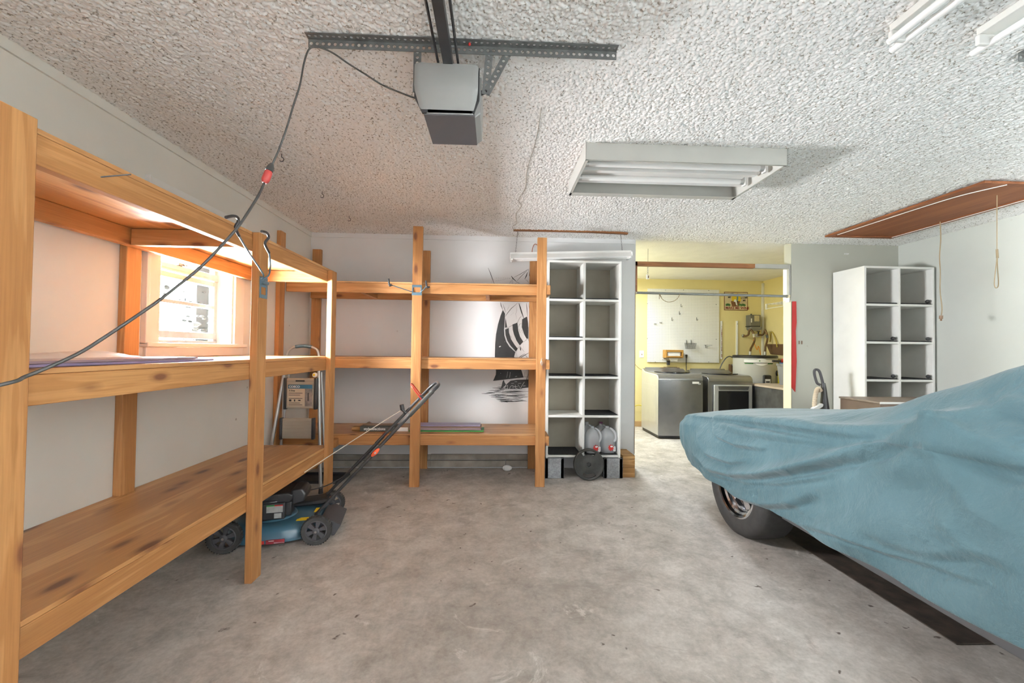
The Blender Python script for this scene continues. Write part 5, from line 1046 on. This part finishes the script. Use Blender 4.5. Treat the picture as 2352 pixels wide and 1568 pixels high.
sgp('figure_skirt', M_PAPER, [(.40, .46), (.42, .58), (.48, .60), (.52, .52), (.56, .25), (.50, .30), (.47, .46)], .0012); sgp('figure_head', pm('skin_tone', (.55, .32, .22), .6), [(.56+.03*math.cos(t), .90+.05*math.sin(t)) for t in np.linspace(0, 2*PI, 13)[:-1]], .0012)
sgp('vat', pm('vat_brown', (.20, .09, .04), .6, var=.4, vs_=40), [(.28, .50), (.67, .50), (.61, .21), (.33, .21)], .0008)
for k, x in enumerate((.10, .16, .22, .66, .73, .80, .86)): sgp('leaves', M_LEAF, [(x+.05*math.cos(t), .29+.07*math.sin(t)*(1+.3*math.cos(3*t))+.02*(k % 2)) for t in np.linspace(0, 2*PI, 11)[:-1]], .0010)
for s_, size, u, v, mt, rot in (('MAKE ME WINE', .058, .05, .065, M_SIGNMAR, 0), ('STOMP', .038, .70, .62, M_BLK, .12), ('ME', .038, .79, .50, M_BLK, .05), ('SQUEEZE', .034, .05, .80, M_BLK, .12), ('ME', .038, .16, .66, M_BLK, .05)):
    text(s_, size, mt, sg, (xa+w*u, YW-.0086, zb+h_*v), (math.cos(rot), 0, math.sin(rot)), (-math.sin(rot), 0, math.cos(rot)), bold=.001)
# white shelf bracket on the right wall
br = thing('wire_shelf', 'small white wire shelf end on the yellow wall at the right of the doorway', 'shelf', (4.3, 6.1, 1.75)); a0, a1 = un(1762, 702, 'x', 4.28), Vector((4.28, 5.55, 0))
yy = 6.2; pA = un(1761, 697, 'y', yy); pB = un(1803, 696, 'y', 5.75); zt = pA.z-.01
m = MB()
for k in range(5): x = 4.18+.07*k; m.tube([(x, 6.2, zt), (x, 5.6, zt)], .005, 6)
for k in range(8): y = 5.6+.6*k/7; m.tube([(4.16, y, zt), (BX1, y, zt)], .004, 6)
m.tube([(4.16, 6.2, zt-.07), (4.16, 5.6, zt-.07)], .005, 6).build('wire_deck', M_PAPER, br, smooth=60); MB().box(4.155, 4.175, 6.19, 6.21, zt-.08, zt+.006).box(4.155, 4.165, 5.8, 5.82, zt-.07, zt).build('end_bracket', M_PAPER, br)
# disconnect box and pipes
db = thing('electrical_box', 'grey electrical disconnect box with paper label on the yellow wall', 'electrical box', (4.3, YW, 1.6)); (xa, zt), (xb, zb) = wp_(1713, 724), wp_(1737, 750)
MB().box(xa, xb, YW-.12, YW-.001, zb, zt).build('cover', pm('box_grey', (.19, .185, .165), .5, .2), db, bevel=.006); (xc, zc), (xd, zd) = wp_(1714, 751), wp_(1738, 757); MB().prism([(xc, zc), (xd, zc), (xd, zd), (xd-.03, zd-.02), (xc+.03, zd-.02), (xc, zd)], 'y', YW-.13, YW-.001).build('base', pm('box_grey_light', (.24, .235, .215), .5, .2), db, bevel=.004)
MB().box(xa-.02, xb-.01, YW-.125, YW-.02, zb-.008, zb+.004).build('hinge', M_BLK, db); MB().box(xa+.07, xb-.025, YW-.1215, YW-.1205, zb+.08, zt-.012).build('paper_label', pm('label_cream', (.55, .47, .28), .7, var=.3, vs_=80), db); MB().box(xa+.012, xa+.03, YW-.1212, YW-.1205, zb+.06, zt-.06).build('label_strip', M_PAPER, db)
MB().cyl((xa+.06, YW-.05, zt), (xa+.06, YW-.05, zt+.02), .012, n=8).build('knob', M_DKSTEEL, db)
# water heater
WHX, WHY, WHR, WHT = 4.07, 6.34, .305, 1.185
wh = thing('water_heater', 'grey electric water heater with a black top rim behind the dryer', 'water heater', (WHX, WHY, 0))
MB().lathe([(0, 0), (WHR, 0), (WHR, WHT-.03), (0, WHT-.03)], (WHX, WHY, .0), (0, 0, 1), 48).build('tank', M_HEATER, wh, smooth=40)
MB().lathe([(0, .012), (WHR-.01, .012), (WHR+.008, 0), (WHR+.008, -.03), (WHR, -.03)], (WHX, WHY, WHT), (0, 0, 1), 48).build('top_rim', M_BLK, wh, smooth=30)
def curved(a0, a1, z0, z1, mt, nm_, d=.003, shape=None, n=14):
    m = MB(); r = WHR+d
    if shape is None: shape = [(0, 0), (1, 0), (1, 1), (0, 1)]
    cols = [a0+(a1-a0)*k/n for k in range(n+1)]; v = []
    for k, a in enumerate(cols):
        t = k/n; lo, hi = (0, 1) if not callable(shape) else shape(t); a_ = math.radians(a)
        for z in (z0+(z1-z0)*lo, z0+(z1-z0)*hi): v.append((WHX+r*math.sin(a_), WHY-r*math.cos(a_), z))
    m.add(v, [(2*k, 2*k+2, 2*k+3, 2*k+1) for k in range(n)]); return m.build(nm_, mt, wh, smooth=60)
curved(-60, 18, 1.08, 1.13, M_PAPER, 'banner_label'); curved(-34, 3, 1.04, 1.15, M_PAPER, 'oval_label', .0045, lambda t: (.5-.5*math.sin(PI*t)**.6, .5+.5*math.sin(PI*t)**.6)); curved(-60, 18, 1.078, 1.086, M_BLK, 'banner_stripe', .006); curved(-58, -36, 1.066, 1.078, M_GREEN, 'green_stripe', .004); curved(0, 16, 1.066, 1.078, M_GREEN, 'green_stripe', .004); curved(-22, -19, 1.106, 1.122, M_LEAF, 'logo', .006)
MB().box(WHX-.07, WHX+.055, WHY-WHR-.022, WHY-WHR+.02, .45, .905).build('access_panel', M_BLK, wh, bevel=.02); MB().box(WHX-.048, WHX+.03, WHY-WHR-.0245, WHY-WHR-.022, .70, .845).build('notice', M_PAPER, wh); MB().box(WHX-.04, WHX+.02, WHY-WHR-.0255, WHY-WHR-.0243, .79, .815).build('notice_print', M_DKGREY, wh)
a = math.radians(38); c = Vector((WHX+WHR*math.sin(a), WHY-WHR*math.cos(a), .93)); nrm = Vector((math.sin(a), -math.cos(a), 0)); MB().cyl(c, c+nrm*.012, .042, n=18).build('grommet', M_BLK, wh, smooth=40); MB().cyl(c, c+nrm*.06, .014, n=10).build('relief_valve', pm('brass', (.6, .4, .08), .35, .8), wh, smooth=40)
MB().box(c.x-.03, c.x+.022, c.y-.075, c.y-.07, .755, .93).build('yellow_tag', pm('tag_yellow', (.80, .72, .02), .5), wh); MB().tube([c+nrm*.06, c+nrm*.062+Vector((-.04, 0, -.2)), c+nrm*.06+Vector((-.06, 0, -.5))], .014, 8).build('drain_hose', M_BLUEH, wh, smooth=60)
def pipe(nm_, pts, r, mt, par): return MB().tube(smooth_path(pts, 5), r, 8).build(nm_, mt, par, smooth=60)
hp1 = thing('water_pipe', 'copper hot water pipe with chrome valve dropping to the left of the heater top', 'pipe', (4.2, YW, 1.2))
def WPT(x, y, yy): p = un(x, y, 'y', yy); return (p.x, yy, p.z)
pipe('pipe', [WPT(1708, 771, YW-.02), WPT(1714, 771, YW-.06), WPT(1719, 768, YW-.10), WPT(1721, 759, YW-.12), WPT(1725, 757, YW-.14), WPT(1730, 764, YW-.18), WPT(1732, 772, YW-.20), WPT(1733, 782, YW-.22), WPT(1729, 792, YW-.24), WPT(1724, 802, YW-.27), Vector((WPT(1723, 816, YW-.30)[0], YW-.30, 1.199))], .015, M_COPPER, hp1)
q = Vector(WPT(1708, 771, YW-.02)); MB().lathe([(0, 0), (.03, 0), (.026, .014), (.012, .02)], q+Vector((0, .018, 0)), (0, -1, 0), 14).build('valve', M_CHROME, hp1, smooth=40); q = Vector(WPT(1731, 770, YW-.20)); MB().cyl(q+Vector((-.004, 0, .025)), q+Vector((.006, 0, -.03)), .021, n=12).build('coupling', M_CHROME, hp1, smooth=40); q = Vector((WPT(1723, 813, YW-.30)[0], YW-.30, 1.2255)); MB().cyl(q+Vector((0, 0, -.025)), q+Vector((0, 0, .03)), .02, n=12).build('lower_coupling', M_ALU, hp1, smooth=40)
hp2 = thing('water_pipe', 'dark cold water pipe with gate valve dropping to the right of the heater top', 'pipe', (4.4, YW, 1.2))
pipe('pipe', [WPT(1737, 771, YW-.03), WPT(1744, 769, YW-.08), WPT(1751, 769, YW-.14), WPT(1755, 764, YW-.18), WPT(1757, 758, YW-.20), WPT(1760, 763, YW-.22), WPT(1763, 774, YW-.24), WPT(1761, 786, YW-.26), WPT(1758, 797, YW-.28), Vector((WPT(1757, 816, YW-.30)[0], YW-.30, 1.199))], .015, M_COPPER, hp2)
q = Vector(WPT(1742, 768, YW-.06)); MB().cyl(q, q+Vector((0, 0, .05)), .012, n=8).cyl(q+Vector((-.03, 0, .052)), q+Vector((.03, 0, .052)), .006, n=6).build('valve_handle', M_DKSTEEL, hp2, smooth=40); q = Vector(WPT(1738, 770, YW-.03)); MB().cyl(q+Vector((-.02, 0, -.005)), q+Vector((.03, -.02, .003)), .03, n=12).build('valve_body', pm('pale_valve', (.50, .47, .42), .6), hp2, smooth=40); q = Vector(WPT(1762, 772, YW-.24)); MB().cyl(q+Vector((-.006, 0, .02)), q+Vector((.006, 0, -.025)), .02, n=12).build('coupling', M_STEEL, hp2, smooth=40); q = Vector((WPT(1757, 812, YW-.30)[0], YW-.30, 1.2255)); MB().cyl(q+Vector((0, 0, -.025)), q+Vector((0, 0, .03)), .02, n=12).build('lower_coupling', M_ALU, hp2, smooth=40)
ow = thing('orange_cable', 'thin orange cable zigzagging above the water heater', 'cable', (4.3, YW-.2, 1.3)); pipe('wire', [WPT(1730, 780, YW-.08), WPT(1734, 793, YW-.09), WPT(1739, 803, YW-.09), WPT(1741, 795, YW-.09), WPT(1744, 800, YW-.1), Vector((WPT(1747, 816, YW-.25)[0], YW-.25, 1.204))], .006, M_ORW, ow)
yh = thing('yellow_tubing', 'arched thin yellow tube on the right yellow wall above the dark panel', 'tube', (4.46, 6.5, 1.4)); MB().tube(smooth_path([un(1768, 785, 'x', BX1-.012), un(1770, 766, 'x', BX1-.012), un(1773, 762, 'x', BX1-.014), un(1778, 770, 'x', BX1-.016), un(1783, 785, 'x', BX1-.034), un(1785, 797, 'x', BX1-.034)], 5), .009, 6).build('tube', pm('dull_yellow', (.55, .42, .08), .5), yh, smooth=60)
dp = [un(x, y, 'x', BX1) for x, y in ((1762, 790), (1803, 790), (1803, 816), (1772, 813))]; dpn = thing('access_flap', 'dark brown tilted panel on the right yellow wall above the bin', 'panel', (BX1, 6.2, 1.3)); MB().prism([(p.y, p.z) for p in dp], 'x', BX1-.02, BX1-.002).build('flap', M_BRWN, dpn)
# plates/outlet
do = thing('dryer_outlet', 'brown dryer outlet with a grey plug and arching cord behind the dryer', 'outlet', (3.95, YW, .9)); (xa, zt), (xb, zb) = wp_(1673, 836), wp_(1683, 853)
MB().box(xa, xb, YW-.06, YW-.001, zb, zt).build('box', M_BRWN, do, bevel=.006); MB().cyl((xa+.035, YW-.06, zt+.0), (xa+.06, YW-.09, zt-.03), .022, n=10).build('plug', M_GREY, do, smooth=40); pipe('cord', [(xa+.05, YW-.09, zt-.01), (xa+.04, YW-.1, zt+.08), (xa-.03, YW-.1, zt+.13), (xa-.10, YW-.1, zt+.10), (xa-.17, YW-.1, zt), (xa-.21, YW-.1, zt-.11)], .009, M_STEEL, do)
# washer and dryer
def appliance(name, label, cat, x0, x1, yf, yb, zt, dryer):
    t = thing(name, label, cat, ((x0+x1)/2, (yf+yb)/2, 0))
    # side profile (y,z), rounded front top edge
    side = [(yf+.006, .045), (yb, .045), (yb, zt+.045), (yb-.05, zt+.05), (yb-.14, zt+.012), (yf+.10, zt-.004), (yf+.04, zt-.018), (yf+.012, zt-.05), (yf+.006, zt-.075)]
    MB().prism(side, 'x', x0, x1).build('body', M_SS if dryer else M_SSL, t, bevel=.012, seg=3)
    MB().box(x0+.015, x1-.015, yf+.02, yb-.02, .012, .05).build('plinth', M_BLK, t)
    top = [(x0+.01+(x1-x0-.02)*(.5+.5*math.cos(a)*0), 0) for a in (0,)]
    MB().prism([(yf-.004, zt-.078), (yf-.001, zt-.05), (yf+.02, zt-.02), (yf+.06, zt+.002), (yf+.12, zt+.008), (yb-.15, zt+.018), (yb-.06, zt+.056), (yb-.002, zt+.05), (yb-.01, zt+.03), (yf+.10, zt-.03), (yf+.05, zt-.06), (yf+.012, zt-.08)], 'x', x0+.006, x1-.006).build('top_cover', pm('steel_top_'+name, (.32, .32, .33), .3, .8), t, smooth=30)
    nf = 14; pts = []
    for k in range(nf+1): u = k/nf; pts.append((x0+.004+(x1-x0-.008)*u, yf+.002-.018*math.sin(PI*u)))
    MB().prism(pts+[(x1-.004, yf+.02), (x0+.004, yf+.02)], 'z', .048, zt-.082).build('front_panel', M_SS, t, smooth=25)
    cx, cy = (x0+x1)/2, (yf+yb)/2+.0; e = [(cx+(x1-x0)*.40*math.cos(a), cy-.04+.20*math.sin(a)) for a in np.linspace(0, 2*PI, 33)[:-1]]
    l = MB().prism(e, 'z', zt+.006, zt+.024); l.build('lid' if not dryer else 'top_trim', M_GLASSBLK, t, bevel=.004)
    MB().prism([(yb-.10, zt+.03), (yb-.02, zt+.075), (yb-.005, zt+.07), (yb-.005, zt+.03)], 'x', x0+.05, x1-.05).build('control_panel', M_SS, t, bevel=.006)
    return t
wa = appliance('washing_machine', 'dark stainless top-loading washing machine with pale side, left of the dryer', 'washing machine', 2.313, 2.962, 5.785, 6.46, .915, False)
MB().box(2.80, 2.895, 5.769, 5.7725, .785, .815).build('sticker', M_PAPER, wa); MB().box(2.885, 2.92, 5.771, 5.775, .772, .795).build('sticker', M_TAG, wa)
MB().box(2.3105, 2.3128, 5.86, 6.33, .20, .75).box(2.3095, 2.3106, 5.93, 6.26, .27, .68).build('side_embossing', M_SSL, wa, bevel=.002)
dr = appliance('clothes_dryer', 'stainless clothes dryer with square black glass door, right of the washer', 'dryer', 3.04, 3.69, 5.785, 6.46, .90, True)
x0, x1, zt = 3.10, 3.655, .775
MB().box(x0, x1, 5.745, 5.766, .18, zt).build('door', M_SSL, dr, bevel=.012, seg=3); MB().box(x0+.062, x1-.055, 5.738, 5.7455, .24, zt-.085).build('glass', M_GLASSBLK, dr, bevel=.004)
MB().prism([(x0+.055, zt-.018), (x1-.05, zt-.018), (x1-.065, zt-.07), (x0+.068, zt-.07)], 'y', 5.735, 5.746).build('handle_recess', M_SS, dr, bevel=.004)
# workbench cabinet beside the dryer
wc = thing('base_cabinet', 'slate-grey sided low cabinet with tan wood top right of the dryer', 'cabinet', (4.1, 5.6, 0)); MB().box(3.722, BX1-.01, 5.05, 5.98, .0, .757).build('carcass', M_SLATE, wc, bevel=.003); MB().box(3.712, BX1-.005, 5.03, 6.0, .758, .785).build('top', pm('tan_top', (.55, .45, .36), .5), wc, bevel=.003)
MB().cyl((3.722, 5.42, .735), (3.716, 5.42, .735), .008, n=8).build('bolt', M_CHROME, wc)
bn = thing('trash_bin', 'small grey plastic bin standing on the cabinet beside the doorway jamb', 'bin', (4.14, 5.70, .785), local=True)
MB().lathe([(0, .001), (.10, .001), (.128, .27), (.138, .27), (.138, .30), (.128, .30), (.122, .285), (.095, .012), (0, .012)], (0, 0, 0), (0, 0, 1), 28).build('bucket', pm('bin_grey', (.30, .31, .33), .5), bn, smooth=40)
rt = thing('red_tool', 'red-handled tool with dark grip lying across the grey bin by the jamb', 'tool', (4.05, 5.7, 1.1)); zt = 1.09
MB().tube([(3.905, 5.68, 1.122), (4.03, 5.68, 1.120)], .016, 10).build('grip', M_DKGREY, rt, smooth=50); MB().tube([(4.02, 5.68, 1.120), (4.30, 5.70, 1.115)], .020, 10).build('handle', M_RED, rt, smooth=50); MB().box(4.10, 4.30, 5.62, 5.78, 1.118, 1.155).build('head', pm('bright_red', (.75, .05, .05), .4), rt, bevel=.012); MB().box(4.06, 4.30, 5.62, 5.76, 1.0865, 1.103).build('blue_trim', M_BLUEH, rt, bevel=.003)
# loose tan cord along the yellow wall, low left
yc = thing('floor_hose', 'thin yellow hose arching behind the washer at the doorway edge', 'hose', (2.3, 6.65, .25)); MB().tube(smooth_path([(2.1, 6.70, .28), (2.25, 6.68, .33), (2.36, 6.66, .36), (2.5, 6.6, .30)], 5), .008, 6).build('hose', pm('yellow_hose', (.6, .48, .05), .5), yc, smooth=60)
struct('baseboard_laundry', MB().box(1.2, BX1, YW-.018, YW, 0, .09), pm('tan_base', (.50, .33, .16), .6), bevel=.003)
